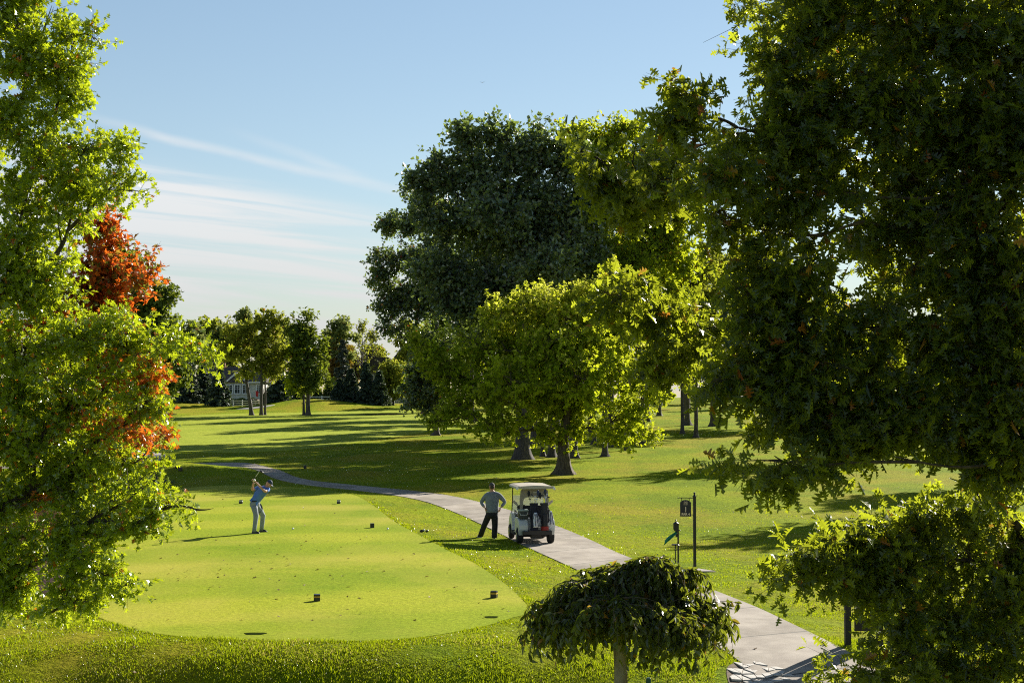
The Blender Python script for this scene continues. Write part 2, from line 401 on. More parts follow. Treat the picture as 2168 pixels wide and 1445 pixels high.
# cart path
CONC = bpy.data.materials.new('concrete'); CONC.use_nodes = True
def conc():
    nt = CONC.node_tree; N = nt.nodes.new; L = nt.links.new; b = nt.nodes['Principled BSDF']; b.inputs['Roughness'].default_value = .85
    at = N('ShaderNodeAttribute'); at.attribute_name = 'rnd'; tc = N('ShaderNodeTexCoord')
    n = N('ShaderNodeTexNoise'); n.inputs['Scale'].default_value = 1.2; n.inputs['Detail'].default_value = 9; n.inputs['Roughness'].default_value = .65; L(tc.outputs['Object'], n.inputs['Vector'])
    r = N('ShaderNodeValToRGB'); r.color_ramp.elements[0].position = .3; r.color_ramp.elements[1].position = .7
    r.color_ramp.elements[0].color = (.27, .225, .185, 1); r.color_ramp.elements[1].color = (.46, .405, .34, 1); L(n.outputs[0], r.inputs[0])
    n2 = N('ShaderNodeTexNoise'); n2.inputs['Scale'].default_value = 40; n2.inputs['Detail'].default_value = 4; L(tc.outputs['Object'], n2.inputs['Vector'])
    st_ = N('ShaderNodeTexNoise'); st_.inputs['Scale'].default_value = .45; st_.inputs['Detail'].default_value = 8; st_.inputs['Roughness'].default_value = .7; L(tc.outputs['Object'], st_.inputs['Vector'])
    sr_ = N('ShaderNodeValToRGB'); sr_.color_ramp.elements[0].position = .38; sr_.color_ramp.elements[1].position = .55; sr_.color_ramp.elements[0].color = (.62, .60, .56, 1); sr_.color_ramp.elements[1].color = (1, 1, 1, 1); L(st_.outputs[0], sr_.inputs[0])
    # expansion joints every 3.2 m along the path
    fr = N('ShaderNodeMath'); fr.operation = 'MULTIPLY'; L(at.outputs['Fac'], fr.inputs[0]); fr.inputs[1].default_value = 1 / 3.2
    f2 = N('ShaderNodeMath'); f2.operation = 'FRACT'; L(fr.outputs[0], f2.inputs[0])
    lt = N('ShaderNodeMath'); lt.operation = 'LESS_THAN'; L(f2.outputs[0], lt.inputs[0]); lt.inputs[1].default_value = .017
    fl = N('ShaderNodeMath'); fl.operation = 'FLOOR'; L(fr.outputs[0], fl.inputs[0])
    wn = N('ShaderNodeTexWhiteNoise'); wn.noise_dimensions = '1D'; L(fl.outputs[0], wn.inputs['W'])
    mr = N('ShaderNodeMapRange'); L(wn.outputs[0], mr.inputs[0]); mr.inputs[3].default_value = .84; mr.inputs[4].default_value = 1.12
    m1 = N('ShaderNodeMix'); m1.data_type = 'RGBA'; m1.blend_type = 'MULTIPLY'; m1.inputs[0].default_value = 1; L(mr.outputs[0], m1.inputs[7])
    m0 = N('ShaderNodeMix'); m0.data_type = 'RGBA'; m0.blend_type = 'MULTIPLY'; m0.inputs[0].default_value = 1; L(r.outputs[0], m0.inputs[6]); L(sr_.outputs[0], m0.inputs[7]); L(m0.outputs[2], m1.inputs[6])
    m2 = N('ShaderNodeMix'); m2.data_type = 'RGBA'; L(lt.outputs[0], m2.inputs[0]); L(m1.outputs[2], m2.inputs[6]); m2.inputs[7].default_value = (.05, .045, .035, 1)
    m3 = N('ShaderNodeMix'); m3.data_type = 'RGBA'; m3.blend_type = 'MULTIPLY'; m3.inputs[0].default_value = .35; L(m2.outputs[2], m3.inputs[6]); L(n2.outputs[0], m3.inputs[7])
    L(m3.outputs[2], b.inputs['Base Color'])
    bp = N('ShaderNodeBump'); bp.inputs['Strength'].default_value = .4; bp.inputs['Distance'].default_value = .01; L(n2.outputs[0], bp.inputs['Height']); L(bp.outputs[0], b.inputs['Normal'])
conc()
def resamp(p, n):
    p = np.array(p); s = np.concatenate([[0], np.cumsum(np.linalg.norm(np.diff(p, axis=0), axis=1))])
    t = np.linspace(0, s[-1], n); return np.stack([np.interp(t, s, p[:, k]) for k in range(2)], -1)
def chaikin(p, it=2):
    p = np.array(p)
    for _ in range(it):
        q = p[:-1] * .75 + p[1:] * .25; r_ = p[:-1] * .25 + p[1:] * .75
        p = np.concatenate([p[:1], np.stack([q, r_], 1).reshape(-1, 2), p[-1:]])
    return p
def ribbon(e1, e2, n, off, cross=7):
    a, b_ = resamp(chaikin(e1), n), resamp(chaikin(e2), n)
    w = np.linspace(0, 1, cross)[None, :, None]
    p = a[:, None] * (1 - w) + b_[:, None] * w
    z = hgt(p[..., 0], p[..., 1]) + off
    V = np.concatenate([p, z[..., None]], -1)
    lo = V[:, [0, -1]].copy(); lo[..., 2] -= .05
    V = np.concatenate([lo[:, :1], V, lo[:, 1:]], 1); c = cross + 2
    mid = (a + b_) / 2; s = np.concatenate([[0], np.cumsum(np.linalg.norm(np.diff(mid, axis=0), axis=1))])
    i = (np.arange(n - 1)[:, None] * c + np.arange(c - 1)[None]).ravel()
    return V.reshape(-1, 3), np.stack([i, i + 1, i + c + 1, i + c], -1), {'rnd': np.repeat(s + .01, c)}
R_edge = [(486, 986.5), (517, 987), (554, 991), (591, 1004), (640, 1017), (757, 1027.5), (880, 1039), (960, 1049), (1079, 1079), (1172, 1110), (1260, 1147), (1296, 1166), (1400, 1207), (1529, 1256.5), (1606, 1287), (1685, 1325), (1770, 1366), (1900, 1432), (2040, 1520), (2200, 1640)]
L_edge = [(486, 996), (517, 1001.5), (554, 1009), (591, 1018), (640, 1026), (757, 1039), (880, 1054), (960, 1082), (1040, 1120), (1121, 1161), (1186, 1190), (1300, 1243), (1420, 1310), (1556, 1390), (1654, 1447), (1760, 1530), (1900, 1660)]
_r = [flat_ground(x, y, -.14) for x, y in R_edge]; _l = [flat_ground(x, y, -.14) for x, y in L_edge]
# beyond the left end the path bends on behind the small second tee
_r = [(-44, 92.0), (-33, 92.5), (-26, 94)] + _r; _l = [(-44, 89.5), (-33, 90.0), (-26, 91.3)] + _l
path = np_mesh('cart_path', [ribbon(_r, _l, 420, .022)], CONC, smooth=False); tag(path, kind='structure')
# turnaround pad further left
pad = [(353, 968), (350, 962.5), (338, 959), (320, 957.5), (290, 957), (230, 957), (230, 977), (290, 977), (320, 976.5), (338, 974)]
sheet('path_pad', smooth_closed([G(*q)[:2] for q in pad], 60), .04, mat('pad_concrete', (.33, .29, .26), .85, noise=(2, .2)), .9)
pts = [(510, 864), (560, 861.5), (620, 859.5), (660, 858.5)]
far = [G(500, 866)[:2], G(545, 861)[:2], G(575, 857)[:2], G(582, 857)[:2], G(560, 862)[:2], G(530, 866)[:2]]
sheet('far_path', far, .05, mat('far_concrete', (.26, .25, .25), .9, noise=(1, .1)), 2)
# bunkers as dark sheets: the shade of their faces put into the colour
SAND_SHADE = mat('bunker_shade', (.07, .05, .03), 1, spec=.0, noise=(1.5, .5), bump=(3, .5, .1))
sheet('bunker', smooth_closed([G(*q)[:2] for q in [(300, 874.5), (340, 874), (368, 876), (374, 877.5), (350, 879), (300, 879)]], 40), .05, SAND_SHADE, 1.5)
sheet('bunker', smooth_closed([G(*q)[:2] for q in [(755, 877), (800, 876), (850, 875.2), (860, 876.2), (820, 877.8), (780, 878.2)]], 40), .05, SAND_SHADE, 1.5)
# mulch beds
MULCH = mat('mulch', (.085, .045, .035), .95, spec=.1, noise=(9, .6, (.02, .012, .012)), bump=(14, 1, .08))
sheet('mulch_bed', smooth_closed([G(*q)[:2] for q in [(-60, 1180), (60, 1150), (150, 1130), (215, 1105), (280, 1050), (240, 1110), (195, 1180), (135, 1215), (125, 1245), (70, 1268), (-60, 1290), (-200, 1250)]], 80), .03, MULCH, .6)
sheet('mulch_bed', smooth_closed([G(*q)[:2] for q in [(230, 1010), (290, 1003), (345, 1012), (352, 1026), (320, 1034), (260, 1040), (220, 1030)]], 50), .03, MULCH, .6)
# broken flagstones at the near edge of the path
CRACK = mat('flagstone', (.52, .49, .45), .8, noise=(14, .3), bump=(20, .4, .02))
# ------------------------------------------------------------------ trees
rngG = np.random.default_rng(11)
def rand_unit(rng, n):
    v = rng.normal(size=(n, 3)); return norm(v)

def tree(name, label, base, blobs, total, ln, kind, lm, height=None, trunk_r=.3, top=None, cat='tree', group=None, seed=1,
         slen=.6, per=10, droop=.25, up=.6, bark=None, flare=1.6, limb_r=.3, aut=None, second=None, secr=None, lean=(0, 0), twigs=True, roots=0, sag=0.0, trunkpts=None, inner=0, shell=.5, zp=1.1, yp=0, up_pen=0):
    """blobs: centre xyz + radii xyz (world).  Limbs run from the trunk into every blob, branches fan out of the limbs,
    leafy shoots sit on the branches."""
    rng = np.random.default_rng(seed); bark = bark or BARK
    base = np.array(base, float); B = np.array(blobs, float); C, RR = B[:, :3] - base, B[:, 3:]
    topz = height if height else C[:, 2].max() * .9
    # trunk
    if trunkpts is not None: tp = np.array(trunkpts, float) - base
    else:
        zs = np.linspace(-.3, topz, 9); w = trunk_r * .5
        tp = np.stack([lean[0] * (np.clip(zs, 0, None) / topz) ** 1.3 + np.cumsum(rng.normal(0, w * .25, 9)) * (zs > .1), lean[1] * (zs > 0) * zs / topz + np.cumsum(rng.normal(0, w * .2, 9)), zs], -1)
        # bring in intermediate rings near the foot for the root flare
        t_ = np.concatenate([[0, .012, .022, .032, .045, .06, .08, .11, .16], np.linspace(.25, 1, 9)])
        f_ = t_ * 8; i0 = np.clip(f_.astype(int), 0, 7); tp = tp[i0] + (tp[i0 + 1] - tp[i0]) * (f_ - i0)[:, None]
    hfrac = np.clip(tp[:, 2] / max(topz, .1), 0, 1)
    rad = trunk_r * ((1 - hfrac) ** .9 * .85 + .15) * (1 + (flare - 1) * np.exp(-np.clip(tp[:, 2], 0, None) / (trunk_r * .95)))
    V, F = tubes(tp[None], rad[None], 12 if trunk_r > .15 else 7)
    k = 12 if trunk_r > .15 else 7
    if roots:
        a = np.arange(k) / k * 2 * np.pi; wv = 1 + .38 * np.sin(a * 5 + seed)[None, :] * np.exp(-np.clip(tp[:, 2], 0, None) / (trunk_r * 1.2))[:, None]
        V = V.reshape(-1, k, 3); V = tp[:, None] + (V - tp[:, None]) * wv[..., None]; V = V.reshape(-1, 3)
    root = empty(name, base, label, cat, group)
    np_mesh('trunk', [(V, F)], bark, root, smooth=True)
    # limbs: each one leaves the trunk or an earlier limb, whichever is the natural way to reach its part of the crown
    nb = len(B); S0 = np.zeros((nb, 3)); mid = np.zeros((nb, 3)); par = np.full(nb, -1)
    tz = np.linspace(topz * .2, topz * .98, 14)
    nodes = [np.array([np.interp(z, tp[:, 2], tp[:, a]) for a in range(3)]) for z in tz]; own = [-1] * 14
    ndir = [np.array((0, 0, 1.))] * 14; plen = [0.35 * z for z in tz]
    trunk_c = np.array([np.interp(np.clip(C[:, 2] * .7, 0, topz), tp[:, 2], tp[:, a]) for a in range(3)]).T
    for i in np.argsort(np.linalg.norm(C - trunk_c, axis=1)):
        Nn = np.array(nodes); dv = C[i] - Nn; dd = np.linalg.norm(dv, axis=1)
        cosa = (dv * np.array(ndir)).sum(1) / np.maximum(dd, 1e-6)
        cost = dd * (1.25 - .35 * cosa) + .30 * np.array(plen) + yp * np.abs(Nn[:, 1] - C[i, 1]) + up_pen * np.clip(C[i, 2] - Nn[:, 2], 0, None) + zp * np.clip(Nn[:, 2] - C[i, 2], 0, None)
        j = int(np.argmin(cost)); S0[i] = Nn[j]; par[i] = own[j]
        mid[i] = Nn[j] + ndir[j] * dd[j] * .28 + dv[j] * .25 + rng.normal(0, .07, 3) * dd[j]
        q = bez(S0[i], mid[i], C[i], np.linspace(.25, 1, 6)); dq = norm(np.gradient(q, axis=0))
        for k2 in range(6): nodes.append(q[k2]); own.append(i); ndir.append(dq[k2]); plen.append(plen[j] + dd[j] * (.25 + .15 * k2))
    nd = np.ones(nb)
    for i in range(nb):
        p_ = par[i]; guard = 0
        while p_ >= 0 and guard < 60: nd[p_] += 1; p_ = par[p_]; guard += 1
    rt = trunk_r * (limb_r * .26)
    tl = np.linspace(0, 1, 9)
    LP = bez(S0[:, None], mid[:, None], C[:, None], np.broadcast_to(tl, (nb, 9)))
    r0 = np.minimum(rt * nd ** .52, trunk_r * .6)
    LR = r0[:, None] * (1 - .62 * tl ** 1.1)[None] * np.where(nd == 1, 1, 1)[:, None]
    LR = np.where((nd[:, None] == 1), r0[:, None] * (1 - .85 * tl)[None], LR)
    groups = [(*tubes(LP, LR, 6), None, 0)]
    # secondaries
    wgt = (RR[:, 0] * RR[:, 1] * RR[:, 2]) ** .5; wgt /= wgt.sum()
    nsp = max(1, total // per); nsec = max(nb * 2, nsp // (second or 9))
    bi = rng.choice(nb, nsec, p=wgt)
    t0 = rng.uniform(.25, 1, nsec)
    s0 = bez(S0[bi], mid[bi], C[bi], t0)
    e = C[bi] + RR[bi] * rand_unit(rng, nsec) * (rng.random(nsec) ** .42)[:, None]
    sh_ = rng.random(nsec) < .28; e = np.where(sh_[:, None], s0 + rand_unit(rng, nsec) * RR[bi] * rng.uniform(.3, .8, (nsec, 1)), e)
    ds = np.linalg.norm(e - s0, axis=1)
    md = (s0 + e) / 2 + rng.normal(0, .12, (nsec, 3)) * ds[:, None] + np.array((0, 0, .12)) * ds[:, None]
    t5 = np.linspace(0, 1, 5)
    SP = bez(s0[:, None], md[:, None], e[:, None], np.broadcast_to(t5, (nsec, 5)))
    sr = secr if secr else trunk_r * .05
    groups.append((*tubes(SP, (sr * (1.15 - t5))[None] * rng.uniform(.6, 1.3, (nsec, 1)), 4), None, 0))
    # shoots
    si = rng.integers(0, nsec, nsp); tt = rng.uniform(.25, 1, nsp) ** .8
    p0 = bez(s0[si], md[si], e[si], tt)
    outw = norm(p0 - C[bi[si]] + 1e-6); sdir = norm(e[si] - s0[si])
    dr = norm(sdir * .5 + rand_unit(rng, nsp) * .9 + outw * .45 + np.array((0, 0, -droop + .1)))
    L_ = slen * rng.uniform(.6, 1.25, nsp)
    p2 = p0 + dr * L_[:, None]; p2[:, 2] -= sag * L_
    p1 = p0 + dr * L_[:, None] * .5; p1[:, 2] += .06 * L_
    if twigs:
        t3 = np.linspace(0, 1, 3)
        TPp = bez(p0[:, None], p1[:, None], p2[:, None], np.broadcast_to(t3, (nsp, 3)))
        groups.append((*tubes(TPp, np.broadcast_to(sr * .3 * (1.1 - t3 * .7), (nsp, 3)), 3), None, 0))
    np_mesh('branches', groups, [TWIG if trunk_r < .2 else bark], root)
    # leaves
    n = nsp * per; li = np.repeat(np.arange(nsp), per)
    tq = rng.uniform(.08, 1.0, n)
    q = bez(p0[li], p1[li], p2[li], tq)
    dl = norm(dr[li] * .55 + rand_unit(rng, n) * .85 + np.array((0, 0, -droop)))
    nr = norm(rand_unit(rng, n) * .75 + outw[li] * shell + np.array((0, 0, up)))
    rn = np.clip(rng.random(nsp)[li] * .5 + rng.random(n) * .5, 0, 1)
    q = q + dl * (ln * .18)
    au = aut(q + base, rng, si[li] + bi[si[li]] * 0) if aut else None
    g = [leaves(q, dl, nr, ln * rng.uniform(.65, 1.2, n), kind, rng, rn, au)]
    if inner:
        ni = inner; jb = rng.choice(nb, ni, p=wgt)
        qi = C[jb] + RR[jb] * rand_unit(rng, ni) * (rng.random(ni) ** .5 * .72)[:, None]
        g.append(leaves(qi, rand_unit(rng, ni), rand_unit(rng, ni), ln * 1.9, 'tri', rng, rng.random(ni) * .6, np.zeros(ni)))
    np_mesh('crown', g, lm, root)
    return root

def pxb(Y, lst, depth=1.0, shift=None):
    """blobs given by photo position and size, at their own distance"""
    out = []
    for q in lst:
        px, py, rx, ry = q[:4]; dy = (q[4] if len(q) > 4 else 0) + (shift(q) if shift else 0)
        y = Y + dy; k = y / FPX; p = P(px, py, y)
        out.append((*p, rx * k, max(rx, ry) * k * depth, ry * k))
    return out

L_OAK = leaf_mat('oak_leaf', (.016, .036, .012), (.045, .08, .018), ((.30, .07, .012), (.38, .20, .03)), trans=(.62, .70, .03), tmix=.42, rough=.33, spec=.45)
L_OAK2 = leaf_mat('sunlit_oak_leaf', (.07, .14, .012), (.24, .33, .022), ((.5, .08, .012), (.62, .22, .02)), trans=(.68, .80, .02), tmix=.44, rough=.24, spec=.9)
L_RED = leaf_mat('red_maple_leaf', (.36, .05, .012), (.56, .19, .025), ((.1, .16, .02), (.2, .26, .03)), trans=(.95, .20, .02), tmix=.5, rough=.4)
L_BLUE = leaf_mat('blue_green_leaf', (.03, .06, .034), (.12, .17, .10), trans=(.36, .48, .07), tmix=.32, rough=.30, spec=1.0)
L_MAP = leaf_mat('maple_leaf', (.06, .12, .006), (.20, .27, .012), ((.40, .42, .04), (.60, .58, .12)), trans=(.80, .90, .03), tmix=.48, rough=.6, spec=.15)
L_MID = leaf_mat('mid_green_leaf', (.055, .105, .010), (.18, .25, .02), ((.25, .13, .02), (.35, .2, .03)), trans=(.74, .84, .03), tmix=.48, rough=.6, spec=.15)
L_DK = leaf_mat('dark_green_leaf', (.05, .085, .024), (.13, .18, .045), ((.10, .10, .02), (.16, .13, .03)), trans=(.34, .42, .03), tmix=.36, rough=.6, spec=.15)
L_OLV = leaf_mat('olive_leaf', (.12, .15, .022), (.30, .32, .05), ((.3, .15, .03), (.4, .22, .05)), trans=(.5, .54, .05), tmix=.45, rough=.6, spec=.15)
L_SPR = leaf_mat('spruce_needle', (.028, .05, .034), (.07, .105, .068), trans=(.14, .2, .06), tmix=.2, rough=.6)
L_SPG = leaf_mat('grey_spruce_needle', (.05, .07, .05), (.1, .115, .08), trans=(.1, .12, .05), tmix=.15, rough=.6)
L_FAR = leaf_mat('hazed_wood_leaf', (.09, .125, .04), (.20, .24, .085), ((.16, .12, .05), (.26, .19, .07)), trans=(.42, .48, .12), tmix=.42, rough=.7, spec=.1)  # paler, bluer leaf: distance haze is put into the colour
L_WEEP = leaf_mat('weeping_leaf', (.024, .042, .010), (.07, .095, .016), ((.3, .12, .02), (.45, .25, .03)), trans=(.40, .46, .03), tmix=.34, rough=.3, spec=.7)

def few(p_): 
    def f(q, rng, cid): return (rng.random(len(q)) < p_).astype(float) * rng.uniform(.5, 1, len(q))
    return f
# --- near right oak -------------------------------------------------
oak_b = pxb(10.2, [
 (1700, 30, 60, 50), (1800, 60, 110, 90), (1950, 60, 120, 100), (2110, 80, 110, 110), (1650, 150, 40, 45), (1740, 190, 85, 75), (1880, 220, 110, 90), (2040, 240, 120, 100), (2160, 260, 90, 110),
 (1605, 105, 22, 14), (1655, 105, 34, 22),
 (1445, 190, 28, 22, -.3), (1420, 240, 30, 35, -.2), (1490, 255, 55, 30, -.2), (1560, 270, 50, 35), (1640, 290, 70, 60), (1760, 330, 90, 70), (1440, 320, 40, 40),
 (1255, 335, 26, 28, -1.3), (1290, 365, 38, 38, -1.2), (1350, 365, 50, 42, -.9), (1420, 385, 50, 45, -.5), (1500, 380, 60, 55, -.3), (1590, 400, 70, 60), (1700, 400, 70, 40),
 (1560, 465, 60, 30), (1640, 490, 50, 35), (1500, 440, 40, 25),
 (1870, 400, 90, 80, .5), (1990, 420, 110, 100), (2120, 440, 100, 110), (1830, 520, 50, 55, .4), (1930, 560, 100, 90), (2070, 600, 120, 110),
 (1270, 615, 22, 18, -1.2), (1310, 630, 45, 38, -1.1), (1370, 650, 55, 45, -.9), (1440, 680, 55, 45, -.6), (1400, 760, 35, 35, -.6), (1470, 760, 60, 60, -.4), (1560, 610, 60, 50), (1620, 680, 80, 80), (1700, 620, 60, 45),
 (1420, 760, 26, 24, -.6), (1505, 810, 36, 30, -.3), (1580, 780, 70, 80), (1700, 760, 90, 90), (1820, 690, 90, 90), (1830, 830, 100, 100), (1960, 730, 100, 90), (2080, 790, 110, 110), (2150, 700, 80, 90),
 (1640, 870, 70, 55), (1720, 910, 80, 45), (1640, 965, 60, 18, -.4), (1550, 980, 40, 14, -.5), (1690, 990, 30, 16, -.3), (1790, 905, 70, 50), (1880, 900, 60, 40), (1890, 965, 20, 26, -.3), (1960, 860, 80, 55), (2060, 900, 90, 55), (2140, 940, 60, 60), (2110, 990, 50, 20),
 (1650, 560, 90, 55), (1560, 545, 50, 40), (1640, 620, 70, 60), (1740, 690, 70, 60), (1670, 800, 80, 70), (1760, 870, 80, 60), (1900, 850, 80, 70), (1330, 320, 40, 30, -1.0), (1290, 410, 40, 26, -1.1), (1380, 430, 50, 28, -.8),
 # lower mass
 (1715, 1175, 32, 24, -1.2), (1760, 1150, 50, 32, -1.0), (1845, 1128, 52, 28, -.9), (1935, 1098, 56, 30, -.7), (2040, 1085, 80, 30, -.6), (2140, 1078, 60, 36, -.5),
 (1665, 1230, 34, 10, -1.3), (1680, 1185, 30, 16, -1.3), (1740, 500, 26, 22), (1830, 470, 30, 26), (1785, 1205, 60, 38, -1.1), (1880, 1190, 90, 70, -.9), (2010, 1180, 100, 80, -.7), (2130, 1180, 80, 80, -.5),
 (1860, 1290, 50, 50, -1.0), (1950, 1300, 90, 80, -.8), (2080, 1310, 110, 90, -.6), (1800, 1425, 60, 30, -1.2), (1900, 1400, 90, 60, -1.0), (2030, 1430, 110, 70, -.8), (2150, 1420, 80, 90, -.6),
 (2240, 300, 70, 130, -.5), (2250, 600, 70, 130, -.5), (2250, 900, 70, 120, -.5), (2300, 1190, 60, 60), (2230, 1130, 40, 40), (2230, 1300, 50, 60), (1900, -90, 160, 100), (2150, -100, 140, 120), (2300, -20, 100, 150), (1720, -90, 90, 80),
], 1.15, lambda q: 2.4 if q[1] > 1040 else (2.3 if q[0] < 1480 and q[1] > 280 else 0))
oak_b = [(*q[:3], q[3] * .9, q[4], q[5] * .84) for q in oak_b]
# more of the crown behind, so that it is a whole tree
ox, oy = 4.9, 12.2
for a_, z_, r_ in [(160, 7.9, 1.2), (-30, 6.0, 1.4), (-60, 7.6, 1.4)]:
    oak_b.append((ox + 2.2 * math.cos(R(a_)), oy + 1.6 * math.sin(R(a_)) + .8, z_, r_, r_ * .8, r_ * .7))
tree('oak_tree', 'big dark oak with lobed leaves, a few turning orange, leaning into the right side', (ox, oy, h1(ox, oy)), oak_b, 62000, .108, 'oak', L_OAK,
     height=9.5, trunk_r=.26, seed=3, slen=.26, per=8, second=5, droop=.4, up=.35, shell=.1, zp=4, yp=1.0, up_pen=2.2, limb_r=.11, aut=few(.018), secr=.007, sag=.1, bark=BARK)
# --- near left oak --------------------------------------------------
def aut_left(q, rng, cid):
    px = q[:, 0] / q[:, 1] * FPX + W / 2
    py = 840 - (q[:, 2] - H) / q[:, 1] * FPX
    a = np.zeros(len(q))
    for cx, cy, rx, ry, s in [(325, 925, 55, 20, .95), (325, 790, 35, 30, .6), (270, 905, 50, 22, .5), (240, 760, 40, 20, .2), (200, 880, 60, 30, .15), (85, 1050, 25, 15, .5)]:
        d_ = ((px - cx) / rx) ** 2 + ((py - cy) / ry) ** 2
        a = np.maximum(a, (rng.random(len(q)) < s * np.exp(-d_ * .8)) * 1.0)
    return np.maximum(a, (rng.random(len(q)) < .015) * .8)
lo = pxb(20.5, [
 (20, 30, 60, 60), (95, 90, 60, 50), (165, 75, 35, 28, -.3), (205, 85, 18, 22, -.5), (110, 12, 14, 14, -.5), (150, 140, 45, 40), (60, 150, 60, 60), (20, 250, 60, 60), (120, 220, 55, 45), (150, 185, 30, 30),
 (90, 310, 70, 50), (190, 300, 55, 35, -.4), (245, 310, 28, 22, -.7), (250, 380, 40, 24, -.6), (285, 408, 16, 14, -.8), (170, 370, 70, 45), (60, 400, 70, 60),
 (150, 450, 45, 30), (40, 500, 70, 60), (100, 560, 70, 60), (30, 620, 70, 60), (130, 640, 60, 50), (60, 720, 80, 60), (180, 700, 80, 45), (260, 690, 60, 40), (330, 715, 60, 32, -.4), (400, 735, 45, 24, -.7), (440, 755, 18, 14, -.9),
 (150, 790, 90, 50), (260, 780, 70, 40), (320, 790, 30, 25, -.2), (310, 850, 45, 28, -.3), (40, 830, 80, 60), (160, 870, 90, 50), (260, 900, 70, 32), (325, 925, 38, 13, -.6),
 (60, 930, 80, 60), (180, 960, 90, 50), (270, 985, 60, 35, -.3), (325, 1000, 25, 22, -.6), (60, 1040, 80, 50), (170, 1050, 80, 40), (270, 1060, 60, 26, -.5), (350, 1070, 45, 20, -.8), (415, 1078, 25, 10, -1.0), (452, 1075, 8, 8, -1.1),
 (60, 1130, 80, 36, -.3), (170, 1120, 70, 35, -.5), (270, 1110, 40, 24, -.7), (320, 1130, 18, 12, -.9), (30, 1200, 50, 36, -.4), (190, 1180, 60, 25, -.7), (150, 1240, 40, 25, -.8), (215, 1210, 30, 16, -.9), (275, 1235, 20, 16, -1.2),
 (30, 1270, 40, 28, -.5), (75, 1300, 14, 12, -.6), (155, 1275, 40, 16, -.9), (100, 1180, 40, 30, -.5), (235, 1235, 20, 10, -1.0),
 (-80, 100, 90, 120), (-90, 350, 90, 120), (-90, 650, 100, 130), (-90, 900, 100, 130), (-90, 1130, 90, 110), (-250, 500, 120, 250), (-250, 900, 120, 200), (0, -80, 100, 80), (-150, -120, 120, 100), (100, -60, 60, 50)], 1.3)
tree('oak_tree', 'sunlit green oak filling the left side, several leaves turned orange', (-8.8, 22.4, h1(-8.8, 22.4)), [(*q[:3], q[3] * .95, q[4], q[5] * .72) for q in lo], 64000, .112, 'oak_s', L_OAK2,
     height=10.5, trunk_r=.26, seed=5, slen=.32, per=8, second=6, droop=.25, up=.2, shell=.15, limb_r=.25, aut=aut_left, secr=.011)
# --- red maple behind it -------------------------------------------
RMB = (-10.6, 28.6); rm = pxb(28, [(215, 470, 16, 25), (210, 520, 35, 45), (240, 570, 50, 50), (195, 600, 60, 60), (290, 590, 26, 18, -.5), (315, 565, 10, 10, -.8), (255, 640, 45, 35), (150, 660, 70, 60), (230, 720, 60, 50), (290, 790, 42, 40), (330, 800, 20, 22),
   (200, 820, 70, 50), (290, 905, 50, 30), (230, 940, 50, 30)], 1.3)
tree('maple_tree', 'red and orange autumn maple glowing behind the left oak', (-10.6, 28.6, h1(-10.6, 28.6)), rm, 12000, .13, 'maple', L_RED, height=7.4, trunk_r=.13, seed=7, slen=.45, per=9, droop=.1, aut=few(.38), secr=.01)

# --- front maple ----------------------------------------------------
g0 = G(1194, 1004)
Ym = g0[1]
def yel_lit_top(q, rng, cid):  # yellower and paler upwards: own leaf tint plus sunlit top put into the colour
    z = q[:, 2]; return (rng.random(len(q)) < .10 + .75 * ss(7.2, 11.8, z + rng.normal(0, 1.2, len(q)))) * rng.uniform(.4, 1, len(q))
mb = pxb(Ym, [(1130, 655, 95, 55), (1200, 625, 70, 40), (1060, 660, 50, 45), (1285, 575, 36, 34, 1), (1280, 640, 60, 45), (1340, 690, 55, 40), (990, 715, 75, 50), (1110, 745, 120, 75), (1230, 740, 110, 80), (1330, 770, 65, 60), (1370, 810, 38, 50),
  (930, 770, 60, 55), (1020, 815, 95, 70), (1140, 840, 100, 65), (1250, 845, 100, 60), (1340, 870, 55, 45), (1370, 915, 35, 22), (960, 850, 60, 38), (1010, 890, 60, 35, -2), (1050, 930, 40, 24, -2.5), (1130, 910, 50, 22, -1), (1240, 905, 50, 24), (1300, 925, 55, 20, -1), (930, 888, 30, 14, -1),
  (890, 740, 26, 30), (1090, 700, 100, 70, 3), (1200, 700, 110, 70, 3.5), (1120, 800, 120, 80, 4), (1240, 800, 100, 70, -3.5), (1080, 800, 100, 70, -4), (1160, 720, 90, 60, -2.5)], 1.0)
tree('maple_tree', 'wide round yellow-green maple with thick flared trunk beside the cart path', g0, mb, 56000, .24, 'maple', L_MAP, height=7.8, trunk_r=.40, seed=9, slen=.85, per=10, droop=.15, up=.5, flare=1.6, roots=1, limb_r=.4, aut=yel_lit_top, secr=.03, lean=(.5, 0))
# --- big dark blue-green tree --------------------------------------
g1 = G(1107, 972); Y1 = g1[1]
db = pxb(Y1, [(985, 292, 22, 26), (1078, 268, 20, 26), (1145, 285, 18, 22), (922, 338, 20, 22), (1040, 280, 16, 20), (868, 375, 18, 16), (1190, 300, 24, 24), (1065, 325, 55, 45), (1000, 345, 50, 45), (1130, 335, 60, 55), (935, 385, 55, 45), (1030, 400, 80, 60), (1140, 420, 90, 70), (1210, 350, 60, 50), (885, 400, 26, 18), (895, 455, 55, 45), (960, 470, 80, 60), (1080, 490, 90, 70), (1190, 500, 90, 70), (1250, 430, 60, 60),
  (930, 570, 80, 60), (1040, 590, 90, 60), (1150, 590, 90, 60), (1240, 560, 70, 60),
  (970, 650, 80, 45), (1090, 650, 80, 45), (1000, 520, 90, 70, 5), (1120, 500, 100, 80, 5), (1050, 450, 90, 60, -4), (1150, 560, 100, 70, -4)], 1.1)
